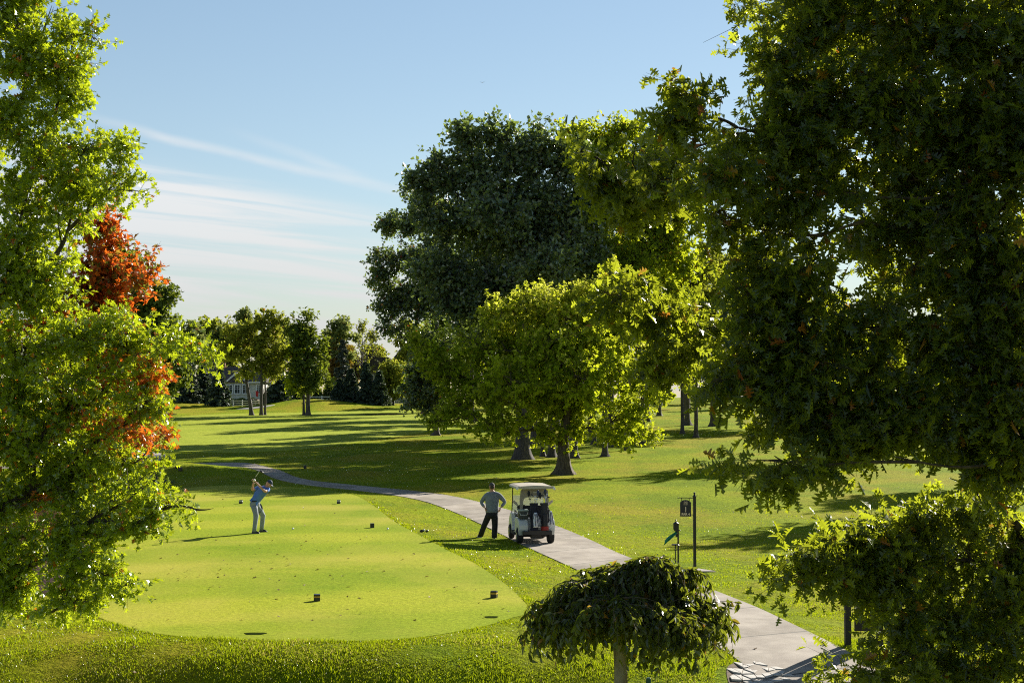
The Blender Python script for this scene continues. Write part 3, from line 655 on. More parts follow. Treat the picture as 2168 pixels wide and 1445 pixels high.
tree('broadleaf_tree', 'tallest dark blue-green tree towering behind the round yellow-green maple', g1, [(*q[:3], q[3] * .72, q[4] * .72, q[5] * .70) for q in db], 52000, .33, 'tri', L_BLUE, height=21, trunk_r=.50, seed=13, slen=1.45, per=9, droop=.1, up=.15, shell=.1, roots=1, flare=1.5, secr=.05, bark=BARK_G, inner=1200)
# --- lighter tree right of it --------------------------------------
g2 = G(1217, 969); Y2 = g2[1] + 0.0
lb = pxb(Y2 + 4, [(1220, 280, 45, 30), (1280, 300, 50, 35), (1340, 275, 50, 30), (1390, 300, 45, 40), (1250, 340, 60, 45), (1330, 360, 80, 60), (1400, 370, 60, 60), (1300, 450, 90, 60), (1390, 470, 80, 70), (1450, 430, 60, 50), (1350, 560, 90, 60), (1450, 540, 60, 60), (1300, 620, 80, 50), (1400, 640, 80, 60)], 1.0)
tree('broadleaf_tree', 'tall mid-green tree just right of the darkest tallest tree', g2, lb, 34000, .30, 'tri', L_MID, height=22, trunk_r=.24, seed=15, slen=1.2, per=10, droop=.05, secr=.05, bark=BARK_G, roots=1, aut=few(.04), inner=1500)
# --- rest of the grove ----------------------------------------------
def grove(px, py, r, lst, lab, total, lm=None, seed=0, dy=0, k=.3, tr=None, grp='trees of the grove behind the round maple', extra=0):
    g = G(px, py); Y = g[1]
    bl = pxb(Y + dy, lst, 1.0)
    tr = tr or r * Y / FPX / 2 * .9
    z = max(b_[2] for b_ in bl) - g[2]
    return tree('broadleaf_tree', lab, g, bl, total, k, 'tri', lm or L_MID, height=z * .93, trunk_r=tr, seed=seed, slen=1.1, per=10, secr=.045, bark=BARK_G, roots=1, group=grp, aut=few(.02), flare=1.7, inner=extra)
grove(923, 921, 13, [(825, 475, 22, 16, 1), (845, 472, 30, 24), (885, 400, 20, 18), (895, 440, 45, 36), (815, 560, 30, 28), (855, 550, 50, 45), (800, 590, 18, 14), (825, 640, 34, 28), (880, 640, 55, 45), (830, 690, 26, 16), (850, 620, 40, 30), (930, 520, 50, 60), (940, 620, 50, 50), (890, 730, 35, 45), (905, 790, 40, 50), (940, 740, 40, 60), (870, 800, 22, 40), (885, 850, 26, 26), (930, 850, 35, 30)], 'dark tree with slim trunk left of the round maple, its crown overhanging the fairway', 42000, L_BLUE, 21)
grove(1150, 966, 10, [(1150, 700, 60, 60), (1180, 620, 60, 60)], 'slim straight reddish trunk between the thick grey trunk and the maple trunk', 5000, L_DK, 22)
grove(1168, 967, 17, [(1180, 680, 60, 60), (1200, 600, 60, 60), (1240, 520, 60, 60)], 'dark trunk directly left of the flared maple trunk', 7000, L_DK, 23)
grove(1280, 966, 14, [(1300, 560, 90, 70), (1340, 640, 90, 60), (1280, 700, 80, 50), (1380, 720, 70, 60)], 'tree with wide spreading root flare right of the maple trunk', 14000, L_MID, 24)
grove(1258, 941, 11, [(1280, 600, 70, 70), (1240, 680, 70, 60)], 'slim tree further back between the maple and the root-flared tree', 6000, L_DK, 25)
grove(1298, 945, 12, [(1330, 520, 70, 70), (1320, 640, 80, 60)], 'tree standing just behind the root-flared tree', 6000, L_DK, 26)
grove(1326, 953, 14, [(1400, 560, 60, 60), (1420, 640, 60, 60), (1380, 700, 70, 60), (1450, 700, 50, 60)], 'tree under the right edge of the maple crown, second from the open lawn', 10000, L_MID, 27)
grove(1362, 939, 11, [(1440, 620, 60, 60), (1430, 720, 60, 50), (1470, 560, 50, 50)], 'thin tree at the tip of the maple crown, nearest the open lawn', 8000, L_OLV, 28)
grove(1396, 880, 10, [(1400, 720, 60, 60), (1420, 780, 50, 50), (1370, 740, 60, 60)], 'distant tree with bare trunk right of the maple crown', 7000, L_MID, 29, k=.4)
grove(1444, 918, 9, [(1470, 570, 50, 60), (1490, 640, 60, 60), (1450, 720, 50, 60), (1500, 720, 50, 50)], 'slim lawn tree, left of the pair of bare trunks', 10000, L_OLV, 30, grp='slim trees on the right lawn')
grove(1455, 900, 14, [(1480, 740, 50, 50), (1520, 700, 50, 50)], 'short stout trunk behind the pair of slim lawn trees', 5000, L_DK, 31, grp='slim trees on the right lawn')
grove(1473, 926, 10, [(1540, 560, 50, 50), (1530, 640, 60, 60), (1560, 720, 60, 60), (1510, 770, 50, 40)], 'slim lawn tree, right and nearer of the pair of bare trunks', 10000, L_OLV, 32, grp='slim trees on the right lawn')
grove(1510, 902, 14, [(1600, 560, 60, 50), (1660, 590, 50, 40), (1590, 660, 80, 70), (1690, 680, 70, 60), (1560, 760, 60, 50), (1640, 760, 80, 60)], 'stout lawn tree further right than the slim pair, half behind oak leaves', 16000, L_MID, 33, k=.36, grp='slim trees on the right lawn')
grove(1680, 905, 14, [(1700, 620, 50, 50), (1720, 700, 80, 60), (1660, 780, 80, 50), (1790, 760, 80, 60)], 'lawn tree seen only through gaps in the dark oak', 9000, L_OLV, 34, k=.36, grp='slim trees on the right lawn')
grove(1850, 900, 14, [(1850, 700, 80, 60), (1920, 760, 90, 60), (1820, 790, 80, 50)], 'lawn tree behind the middle of the dark oak', 8000, L_MID, 35, k=.36, grp='slim trees on the right lawn')
grove(2050, 895, 14, [(2050, 680, 90, 60), (2120, 760, 90, 60), (1990, 770, 80, 50)], 'lawn tree behind the right part of the dark oak', 8000, L_MID, 36, k=.36, grp='slim trees on the right lawn')
grove(1700, 972, 12, [(1770, 700, 110, 90), (1840, 800, 100, 60), (1700, 790, 90, 50)], 'lawn tree casting the long shadow below the oak branches', 9000, L_MID, 37, k=.3, grp='slim trees on the right lawn')
for i_, (px_, Y_, h_) in enumerate([(960, 205, 23), (1040, 215, 25), (1120, 195, 22), (1000, 175, 20), (1200, 205, 25), (1290, 190, 24), (1080, 235, 24), (1130, 120, 20), (1210, 128, 22), (1290, 122, 20), (1165, 142, 23), (1250, 146, 23), (1060, 132, 22), (1330, 140, 21), (1180, 165, 20), (1370, 175, 21), (1450, 200, 22)]):
    x_ = (px_ - W / 2) / FPX * Y_; z_ = h1(x_, Y_); r_ = 5
    tree('broadleaf_tree', 'tall tree deep in the grove, hidden behind the front crowns', (x_, Y_, z_), [(x_, Y_, z_ + h_ - 3, r_ * .6, r_ * .6, 2.6), (x_ - 2.5, Y_, z_ + h_ - 6, r_ * .6, r_ * .6, 3), (x_ + 2.5, Y_ + 1, z_ + h_ - 7, r_ * .6, r_ * .6, 3), (x_, Y_ - 2, z_ + h_ - 10, r_ * .8, r_ * .8, 3.4), (x_ - 1, Y_ + 2, z_ + h_ - 8, r_ * .7, r_ * .7, 3)],
         5200, .6, 'tri', L_DK, height=h_ * .9, trunk_r=.3, seed=300 + i_, slen=1.4, per=10, secr=.05, bark=BARK_G, group='tall trees deep in the grove', twigs=False)
# tree behind the right oak whose shadow reaches the lawn beside the path
for (x_, y_, s_) in [(21.5, 62, 41), (27, 76, 42)]:
    z_ = h1(x_, y_)
    tree('broadleaf_tree', ['broad lawn tree hidden behind the right oak, shading the lawn', 'second broad lawn tree hidden behind the right oak, further off'][s_ - 41], (x_, y_, z_), [(x_, y_, 8 + z_, 3, 3, 2.2), (x_ + 2, y_ + 1, 6.5 + z_, 2.5, 2.5, 1.8), (x_ - 2, y_ - 1, 6.2 + z_, 2.4, 2.4, 1.6), (x_, y_ + 2, 10 + z_, 2, 2, 1.8)],
         9000, .3, 'tri', L_MID, height=9, trunk_r=.25, seed=s_, slen=.9, per=10, secr=.03, bark=BARK_G)

# --- weeping tree ----------------------------------------------------
def weeping():
    rng = np.random.default_rng(77); Yw = 15.0
    bx = P(1312, 1400, Yw)[0]; bz = h1(bx, Yw)
    root = empty('weeping_tree', (bx, Yw, bz), 'small weeping tree with umbrella-shaped dark crown beside the path', 'tree')
    topz = P(0, 1215, Yw)[2] - bz
    zs = np.linspace(-.2, topz, 10); rad = .082 * (1.05 - .25 * zs / topz) * (1 + .5 * np.exp(-np.clip(zs, 0, 9) / .1)); rad[-1] = .07
    tp = np.stack([.02 * np.sin(zs * 3), .015 * np.cos(zs * 2.3), zs], -1)
    V, F = tubes(tp[None], rad[None], 14)
    np_mesh('trunk', [(V, F)], bark_mat('pale_split_bark', (.10, .06, .035), (.27, .24, .20), .6), root, smooth=True)
    # crown pieces: (photo x,y of the arch top, reach in m, spread) - several arching tiers
    tiers = [(1395, 1172, .42, .0), (1330, 1195, .5, .1), (1460, 1200, .42, .15), (1230, 1225, .55, .0), (1180, 1270, .48, .1), (1290, 1260, .6, -.5), (1480, 1275, .5, -.1), (1520, 1310, .32, .1),
             (1400, 1290, .55, -.6), (1150, 1320, .3, .0), (1330, 1300, .6, .5), (1440, 1330, .5, -.55), (1210, 1300, .4, -.4), (1490, 1340, .35, .3), (1255, 1210, .4, .4), (1420, 1230, .5, .5)]
    tops = np.array([P(a, b_, Yw) - np.array((bx, Yw, bz)) for a, b_, *_ in tiers]); tops[:, 1] += [q[3] for q in tiers]
    hub = np.array((0, 0, topz - .03))
    # main arms
    tops[:, 2] -= .05; md = (hub + tops) / 2 + np.array((0, 0, .02)); t9 = np.linspace(0, 1, 9)
    arms = bez(np.broadcast_to(hub, (len(tops), 1, 3)), md[:, None], tops[:, None], np.broadcast_to(t9, (len(tops), 9)))
    g = [(*tubes(arms, (.020 * (1.1 - t9 * .8))[None] * np.ones((len(tops), 1)), 6), None, 0)]
    n = 1250; ti = rng.integers(0, len(tops), n); th = rng.uniform(0, 2 * np.pi, n)
    reach = np.array([q[2] for q in tiers])[ti] * np.sqrt(rng.uniform(.02, 1, n)); st = tops[ti] * 1.0
    st = st + (hub - st) * (rng.random(n)[:, None] * .35)
    e = st + np.stack([np.cos(th) * reach, np.sin(th) * reach * 1.05, np.zeros(n)], -1)
    # every strand stops at the ragged lower edge of the umbrella
    rr = np.hypot(e[:, 0] - .04, e[:, 1]); Rm = 1.2
    f = np.clip(rr / Rm, .0, 1.0); e[:, :2] = np.where((rr > Rm)[:, None], e[:, :2] * (Rm / rr)[:, None], e[:, :2])
    zb = (P(0, 1346, Yw)[2] - bz) + .28 * np.cos(np.arctan2(e[:, 1], e[:, 0]) * 3 + 1) * .35 + rng.normal(0, .12, n) + .32 * (1 - f) * rng.random(n)
    lenmax = rng.uniform(.35, 1.15, n)
    e[:, 2] = np.maximum(zb, st[:, 2] - lenmax * (.35 + .9 * f))
    c1 = st.copy(); c1[:, :2] = e[:, :2] * .85 + st[:, :2] * .15; c1[:, 2] = st[:, 2] + .10 + .04 * rng.random(n)
    t8 = np.linspace(0, 1, 8)
    SP = bez(st[:, None], c1[:, None], e[:, None], np.broadcast_to(t8, (n, 8)))
    g.append((*tubes(SP, (.0042 * (1.1 - t8 * .7))[None] * np.ones((n, 1)), 3), None, 0))
    np_mesh('branches', g, TWIG, root)
    per = 21; li = np.repeat(np.arange(n), per); t = rng.uniform(.05, 1.03, n * per)
    q = bez(st[li], c1[li], e[li], t); dq = norm(bez(st[li], c1[li], e[li], t + .05) - q)
    m = n * per; d_ = norm(dq * .5 + rand_unit(rng, m) * .8 + np.array((0, 0, -.6)))
    nr = norm(np.concatenate([q[:, :2] - 0, np.full((m, 1), .5)], 1) + rand_unit(rng, m) * .9)
    cl = rng.random(n)[li] * .6 + rng.random(m) * .4
    au = (rng.random(m) < .03) * rng.uniform(.3, 1, m)
    np_mesh('crown', [leaves(q, d_, nr, rng.uniform(.055, .11, m), 'oval', rng, cl, au, fold=.35, curl=.35)], L_WEEP, root)
weeping()
# ------------------------------------------------------------------ far things
def far_tree(px, pyb, lst, lab, total=5000, lm=None, seed=0, k=.5, tr=.22, dy=0, grp=None, Y=None, height=None, kind='tri', per=8, slen=1.4, name='broadleaf_tree', **kw):
    if Y is None: g = G(px, pyb)
    else:
        x_ = (px - W / 2) / FPX * Y; g = np.array((x_, Y, h1(x_, Y)))
    bl = pxb(g[1] + dy, lst, 1.0); z = max(b_[2] for b_ in bl) - g[2]
    return tree(name, lab, g, bl, total, k, kind, lm or L_MID, height=height or z * .92, trunk_r=tr, seed=seed, slen=slen, per=per, secr=.05, bark=BARK_G, group=grp, twigs=False, aut=few(.02), **kw)
FG = 'trees in front of the far fence'
YA = 205
far_tree(534, 0, [(500, 690, 30, 26), (520, 720, 30, 30), (490, 740, 26, 30), (535, 760, 24, 24), (505, 785, 22, 20), (475, 715, 16, 26), (550, 700, 22, 24)], 'leaning olive-green tree, leftmost of the three slim trees before the fence', 3400, L_OLV, 51, Y=YA, tr=.30, lean=(-2.6, 0), grp=FG)
far_tree(554, 0, [(565, 665, 22, 16), (560, 700, 22, 26), (575, 735, 20, 26), (548, 745, 16, 22), (580, 690, 18, 22)], 'airy tall tree, middle of the three slim trees before the fence', 2400, L_OLV, 52, Y=YA, tr=.26, grp=FG)
far_tree(562, 0, [(585, 720, 18, 24), (590, 760, 20, 20), (572, 780, 18, 18)], 'thin tree, rightmost of the three slim trees before the fence', 1600, L_OLV, 53, Y=YA + 1, tr=.18, grp=FG)
far_tree(653, 0, [(650, 678, 18, 16), (630, 700, 28, 26), (660, 720, 30, 30), (640, 760, 36, 30), (675, 760, 24, 30), (645, 800, 34, 24), (680, 800, 20, 20), (615, 810, 18, 14), (620, 740, 22, 24)], 'dense dark tree with twin trunks before the far mound', 6000, L_DK, 54, Y=YA, tr=.34, grp=FG)
far_tree(644, 0, [(630, 740, 18, 24), (625, 800, 22, 18)], 'slim trunk close beside the dense dark tree', 2200, L_MID, 55, Y=YA + .5, tr=.2, grp=FG)
# left, half behind the oak
far_tree(338, 0, [(345, 620, 30, 26), (330, 660, 40, 34), (355, 700, 34, 34), (320, 720, 44, 34), (350, 760, 40, 34), (320, 800, 44, 34), (355, 820, 30, 20), (290, 650, 40, 40), (270, 560, 30, 40), (240, 520, 30, 40), (270, 620, 50, 50)], 'tall dark round tree beside the red maple, left trunk of a pair', 15000, L_DK, 56, Y=180, tr=.45, height=11)
far_tree(347, 0, [(370, 740, 22, 26), (372, 790, 20, 24)], 'second trunk beside the tall dark round tree', 3000, L_DK, 57, Y=180, tr=.42)
# woods behind the houses, every tree its own
BG = 'trees of the far wood'
rr = random.Random(4)
row = [(400, 690, 28, 0, 'pale green far tree left of the spruce group'), (440, 680, 30, 3, 'olive far tree above the spruces'), (478, 700, 26, 0, 'green far tree behind the leaning tree'), (520, 680, 26, 1, 'dark pointed far tree left of the airy tree'),
       (598, 695, 30, 1, 'dark far tree between the slim trio and the dense tree'), (700, 715, 26, 3, 'olive far tree right of the dense dark tree'),
       (722, 690, 30, 2, 'round open far tree with sky showing through'), (716, 750, 26, 4, 'rusty brown autumn tree behind the grey spruce'), (745, 760, 22, 4, 'yellow-brown small tree right of the grey spruce'),
       (800, 735, 22, 3, 'far tree left of the slate roofs'), (870, 700, 30, 3, 'far tree behind the slate roofs'), (905, 720, 30, 0, 'far tree at the edge of the grove')]
for i, (px, py, r_, kd, lab) in enumerate(row):
    Y = rr.uniform(268, 300)
    lm = [L_FAR, L_FAR, L_FAR, L_OLV, L_MAP][kd]; py -= rr.uniform(-6, 14)
    lst = [(px, py, r_ * .62, r_ * .6), (px - r_ * .5, py + r_ * .8, r_ * .6, r_ * .6), (px + r_ * .5, py + r_ * .7, r_ * .6, r_ * .6), (px, py + r_ * 1.4, r_ * .8, r_ * .7), (px - r_ * .3, py + r_ * 2.3, r_ * .7, r_ * .7), (px + r_ * .5, py + r_ * 2.2, r_ * .6, r_ * .7)]
    if kd == 2: lst = [(px, 688, 24, 18), (px - 18, 700, 16, 18), (px + 20, 705, 16, 18), (px, 725, 20, 18), (px + 4, 750, 16, 16)]
    t = far_tree(px, 0, lst, lab, 3600 if kd != 2 else 2000, lm, 60 + i, Y=Y, grp=BG, tr=.3, k=.7)
    if kd == 4:
        for c_ in t.children:
            if c_.name.startswith('crown'): c_.data.materials.clear(); c_.data.materials.append(MATS['rust_leaf'] if 'rust_leaf' in MATS else leaf_mat('rust_leaf', (.16, .10, .02), (.30, .19, .03), trans=(.4, .3, .03), tmix=.35, rough=.6))
# rows hiding the horizon behind everything
sides = ['behind the dark oak', 'behind the left oak']
n_ = 0
for px in list(range(-60, 420, 62)) + list(range(930, 2260, 66)):
    Y = rr.uniform(225, 300) if px > 900 else rr.uniform(260, 310)
    hpx = rr.uniform(120, 190) * (250 / Y); py = 860 - hpx; r_ = rr.uniform(30, 40)
    lst = [(px, py + 10, r_ * .7, r_ * .6), (px - 15, py + r_, r_ * .8, r_ * .8), (px + 16, py + r_ * 1.1, r_ * .8, r_ * .8), (px, py + r_ * 2.0, r_ * 1.1, r_ * .9), (px, py + r_ * 3.0, r_, r_ * .8)]
    lab = ('far wood tree ' + ['behind the left oak', 'behind the grove', 'behind the dark right oak'][0 if px < 500 else (1 if px < 1400 else 2)])
    far_tree(px, 0, lst, lab + ', hidden deep in the row', 2600, [L_MID, L_DK, L_OLV][n_ % 3], 100 + n_, Y=Y, grp='far wood trees ' + lab.split('tree ')[1], tr=.3, k=.8)
    n_ += 1
# bare tree
def bare(px, Y, top_py, lab, seed):
    rng = np.random.default_rng(seed); x_ = (px - W / 2) / FPX * Y; z0 = h1(x_, Y); hh = P(px, top_py, Y)[2] - z0
    root = empty('bare_tree', (x_, Y, z0), lab, 'tree')
    zs = np.linspace(0, hh, 8); tp = np.stack([np.cumsum(rng.normal(0, .1, 8)), np.zeros(8), zs], -1)
    np_mesh('trunk', [tubes(tp[None], (.22 * (1.06 - zs / hh))[None], 7)], BARK_G, root)
    n = 46; z = rng.uniform(.25, .95, n) * hh; s = np.stack([np.interp(z, zs, tp[:, 0]), z * 0, z], -1); th = rng.uniform(0, 6.28, n)
    l_ = (hh - z) * .38 + .8; e = s + np.stack([np.cos(th) * l_ * .7, np.sin(th) * l_ * .7, l_ * .9], -1)
    t5 = np.linspace(0, 1, 5); b1 = bez(s[:, None], ((s + e) / 2 + rng.normal(0, .2, (n, 3)))[:, None], e[:, None], np.broadcast_to(t5, (n, 5)))
    g = [tubes(b1, np.broadcast_to(.06 * (1.1 - t5 * .8), (n, 5)), 4)]
    j = np.repeat(np.arange(n), 7); m = len(j); tt = rng.uniform(.3, 1, m); p = s[j] + (e[j] - s[j]) * tt[:, None]; d = norm(rand_unit(rng, m) + np.array((0, 0, .7))) * .9
    t2 = np.linspace(0, 1, 3); g.append(tubes(p[:, None] + d[:, None] * t2[None, :, None], np.broadcast_to(.025 * (1.2 - t2), (m, 3)), 3))
    np_mesh('branches', g, BARK_G, root)
    lf = 700; jj = rng.integers(0, m, lf); np_mesh('crown', [leaves(p[jj] + d[jj] * rng.random((lf, 1)), rand_unit(rng, lf), rand_unit(rng, lf), .4, 'tri', rng)], L_OLV, root)
bare(768, 282, 682, 'nearly bare thin tree against the sky right of the open round tree', 5)
bare(786, 290, 700, 'second nearly bare tree, closer to the slate roofs', 6)

def spruce(px, Y, top_py, rpx, lab, lm=None, seed=0, sparse=1.0, grp='dark spruces along the far fence'):
    rng = np.random.default_rng(seed); x_ = (px - W / 2) / FPX * Y; z0 = h1(x_, Y); hh = P(px, top_py, Y)[2] - z0; rb = rpx * Y / FPX
    root = empty('spruce_tree', (x_, Y, z0), lab, 'tree', grp)
    zs = np.linspace(-.1, hh, 6); np_mesh('trunk', [tubes(np.stack([zs * 0, zs * 0, zs], -1)[None], (.18 * (1.03 - np.clip(zs, 0, 99) / hh))[None], 7)], BARK, root)
    nb = int(190 * sparse); f = rng.random(nb) ** 1.35; z = (.06 + .93 * f) * hh; l_ = rb * (1 - f) ** .85 * rng.uniform(.65, 1.15, nb) + .12; th = rng.uniform(0, 6.28, nb)
    s = np.stack([z * 0, z * 0, z], -1); u = np.stack([np.cos(th), np.sin(th), z * 0], -1); e = s + u * l_[:, None]; e[:, 2] -= l_ * .28
    md = s + u * l_[:, None] * .5; md[:, 2] -= l_ * .25
    t5 = np.linspace(0, 1, 5); g = [tubes(bez(s[:, None], md[:, None], e[:, None], np.broadcast_to(t5, (nb, 5))), np.broadcast_to(.03 * (1.1 - t5), (nb, 5)), 3)]
    np_mesh('branches', g, BARK, root)
    per = 34; li = np.repeat(np.arange(nb), per); t = rng.uniform(.1, 1.05, nb * per); m = nb * per
    q = bez(s[li], md[li], e[li], t); side = np.stack([-np.sin(th), np.cos(th), th * 0], -1)[li]
    d = norm(u[li] * .6 + side * rng.normal(0, .7, (m, 1)) + np.array((0, 0, -.55)) + rand_unit(rng, m) * .3)
    np_mesh('crown', [leaves(q, d, norm(rand_unit(rng, m) * .6 + np.array((0, 0, .7))), rng.uniform(.3, .6, m), 'tri', rng, fold=.1)], lm or L_SPR, root)
spruce(398, 243, 745, 34, 'broad dark spruce, leftmost of the spruces by the fence', seed=1)
spruce(428, 246, 762, 30, 'dark spruce overlapping the leftmost spruce', seed=2)
spruce(464, 240, 774, 28, 'lighter spruce beside the cream house', seed=3)
spruce(592, 238, 785, 34, 'dark bushy spruce right of the slim trio', seed=4)
spruce(622, 244, 762, 30, 'tall dark spruce behind the dense dark tree', seed=5)
spruce(726, 252, 716, 34, 'tall thin grey spruce with gaps between its branches', L_SPG, seed=7, sparse=.75)
spruce(743, 246, 778, 26, 'dark spruce left of the pointed pair right of the grey spruce', seed=8)
spruce(775, 244, 764, 24, 'tallest pointed dark spruce right of the grey spruce', seed=9)
spruce(803, 242, 782, 24, 'pointed dark spruce nearest the pale round tree', seed=10)
spruce(718, 246, 800, 24, 'low dark spruce at the foot of the grey spruce', seed=11)
far_tree(832, 0, [(832, 782, 24, 20), (815, 800, 20, 22), (850, 800, 22, 24), (832, 825, 30, 20)], 'pale round tree right of the spruces', 4500, L_OLV, 90, Y=248, tr=.2)
far_tree(880, 0, [(880, 790, 22, 22), (885, 820, 22, 20), (905, 800, 20, 30)], 'bushy tree at the right end of the white fence', 3500, L_MID, 91, Y=240, tr=.2)

# ---- small mesh helpers --------------------------------------------
class MB:
    def __init__(s): s.bm = bmesh.new()
    def box(s, c, size, rot=None, bev=0):
        r = bmesh.ops.create_cube(s.bm, size=1); vs = r['verts']
        M = Matrix.Translation(Vector(c)) @ (rot.to_4x4() if rot else Matrix()) @ Matrix.Diagonal((*size, 1))
        bmesh.ops.transform(s.bm, matrix=M, verts=vs)
        if bev:
            es = {e for v in vs for e in v.link_edges}
            bmesh.ops.bevel(s.bm, geom=list(es), offset=bev, segments=2, affect='EDGES', profile=.6)
        return s
    def cyl(s, a, b_, r1, r2=None, n=12, caps=True):
        a, b_ = Vector(a), Vector(b_); d = b_ - a
        r = bmesh.ops.create_cone(s.bm, cap_ends=caps, segments=n, radius1=r1, radius2=r1 if r2 is None else r2, depth=d.length)
        bmesh.ops.transform(s.bm, matrix=Matrix.Translation((a + b_) / 2) @ d.to_track_quat('Z', 'Y').to_matrix().to_4x4(), verts=r['verts']); return s
    def path(s, pts, r, n=8):
        for a, b_ in zip(pts[:-1], pts[1:]): s.cyl(a, b_, r, n=n)
        for p in pts[1:-1]: s.ball(p, (r, r, r), 8)
        return s
    def ball(s, c, rad, n=12, rot=None):
        r = bmesh.ops.create_uvsphere(s.bm, u_segments=n, v_segments=max(6, n * 2 // 3), radius=1)
        M = Matrix.Translation(Vector(c)) @ (rot.to_4x4() if rot else Matrix()) @ Matrix.Diagonal((*rad, 1))
        bmesh.ops.transform(s.bm, matrix=M, verts=r['verts']); return s
    def prism(s, pts, o, ax, ay, depth):
        """outline pts in plane (o; ax, ay), thickened by depth vector"""
        o, ax, ay, dp = Vector(o), Vector(ax), Vector(ay), Vector(depth)
        a = [s.bm.verts.new(o + ax * p[0] + ay * p[1]) for p in pts]; b_ = [s.bm.verts.new(v.co + dp) for v in a]
        s.bm.faces.new(a); s.bm.faces.new(b_[::-1]); n = len(a)
        for i in range(n): s.bm.faces.new((a[(i + 1) % n], a[i], b_[i], b_[(i + 1) % n]))
        return s
    def build(s, name, m_, parent=None, loc=None, smooth=False, rz=0):
        bmesh.ops.recalc_face_normals(s.bm, faces=s.bm.faces)
        if smooth:
            for f in s.bm.faces: f.smooth = True
        me = bpy.data.meshes.new(name); s.bm.to_mesh(me); s.bm.free(); me.materials.append(m_)
        o = bpy.data.objects.new(name, me); COL.objects.link(o)
        if parent: o.parent = parent
        if loc is not None: o.location = loc
        o.rotation_euler[2] = rz
        if smooth and hasattr(me, 'set_sharp_from_angle'): me.set_sharp_from_angle(angle=R(40))
        return o

WHITE = mat('white_paint', (.82, .82, .82), .5, noise=(3, .08)); CREAM = mat('cream_siding', (.66, .64, .56), .7, noise=(1, .1), bump=(6, .2, .02))
ROOF = mat('slate_roof', (.10, .085, .085), .85, noise=(3, .35), bump=(5, .5, .05)); ROOF2 = mat('dark_slate_roof', (.05, .045, .055), .8, noise=(3, .3), bump=(5, .5, .05))
GLASS = mat('window_glass', (.02, .03, .035), .12, spec=.8); TAN = mat('tan_shingle', (.36, .28, .22), .8, noise=(2, .2)); STONE = mat('grey_wall', (.3, .28, .27), .8, noise=(2, .2))
# ---- fences ---------------------------------------------------------
def fence(pts, lab, step, hgt_, nr):
    pts = [np.array(p[:2]) for p in pts]
    root = empty('rail_fence', (*pts[0], h1(*pts[0])), lab, 'fence')
    o = np.array((*pts[0], h1(*pts[0])))
    pos = resamp(np.array(pts), max(2, int(sum(np.linalg.norm(b_ - a) for a, b_ in zip(pts[:-1], pts[1:])) / step) + 1))
    base = [np.array((p[0], p[1], h1(*p))) - o for p in pos]
    for b_ in base: MB().box(b_ + np.array((0, 0, hgt_ / 2 - .1)), (.16, .16, hgt_ + .2)).cyl(b_ + np.array((0, 0, hgt_)), b_ + np.array((0, 0, hgt_ + .1)), .12, .01, 4).build('post', WHITE, root)
    for k in range(nr):
        z = hgt_ * (.25 + .65 * k / (nr - 1)); m_ = MB()
        for a, b_ in zip(base[:-1], base[1:]):
            a = Vector(a) + Vector((0, -.06, z)); b_ = Vector(b_) + Vector((0, -.06, z)); d = b_ - a
            m_.box((a + b_) / 2, (d.length, .05, .15), d.to_track_quat('X', 'Z').to_matrix())
        m_.build('rail', WHITE, root)
def at(px, Y): x_ = (px - W / 2) / FPX * Y; return np.array((x_, Y, h1(x_, Y)))
fence([at(440, 250), at(500, 249), at(552, 249)], 'low white rail fence in front of the cream house', 1.4, 1.1, 3)
fence([at(620, 258), at(700, 258), at(790, 258), at(820, 258), at(864, 257)], 'long white rail fence running behind the dark spruces', 2.6, 1.35, 3)
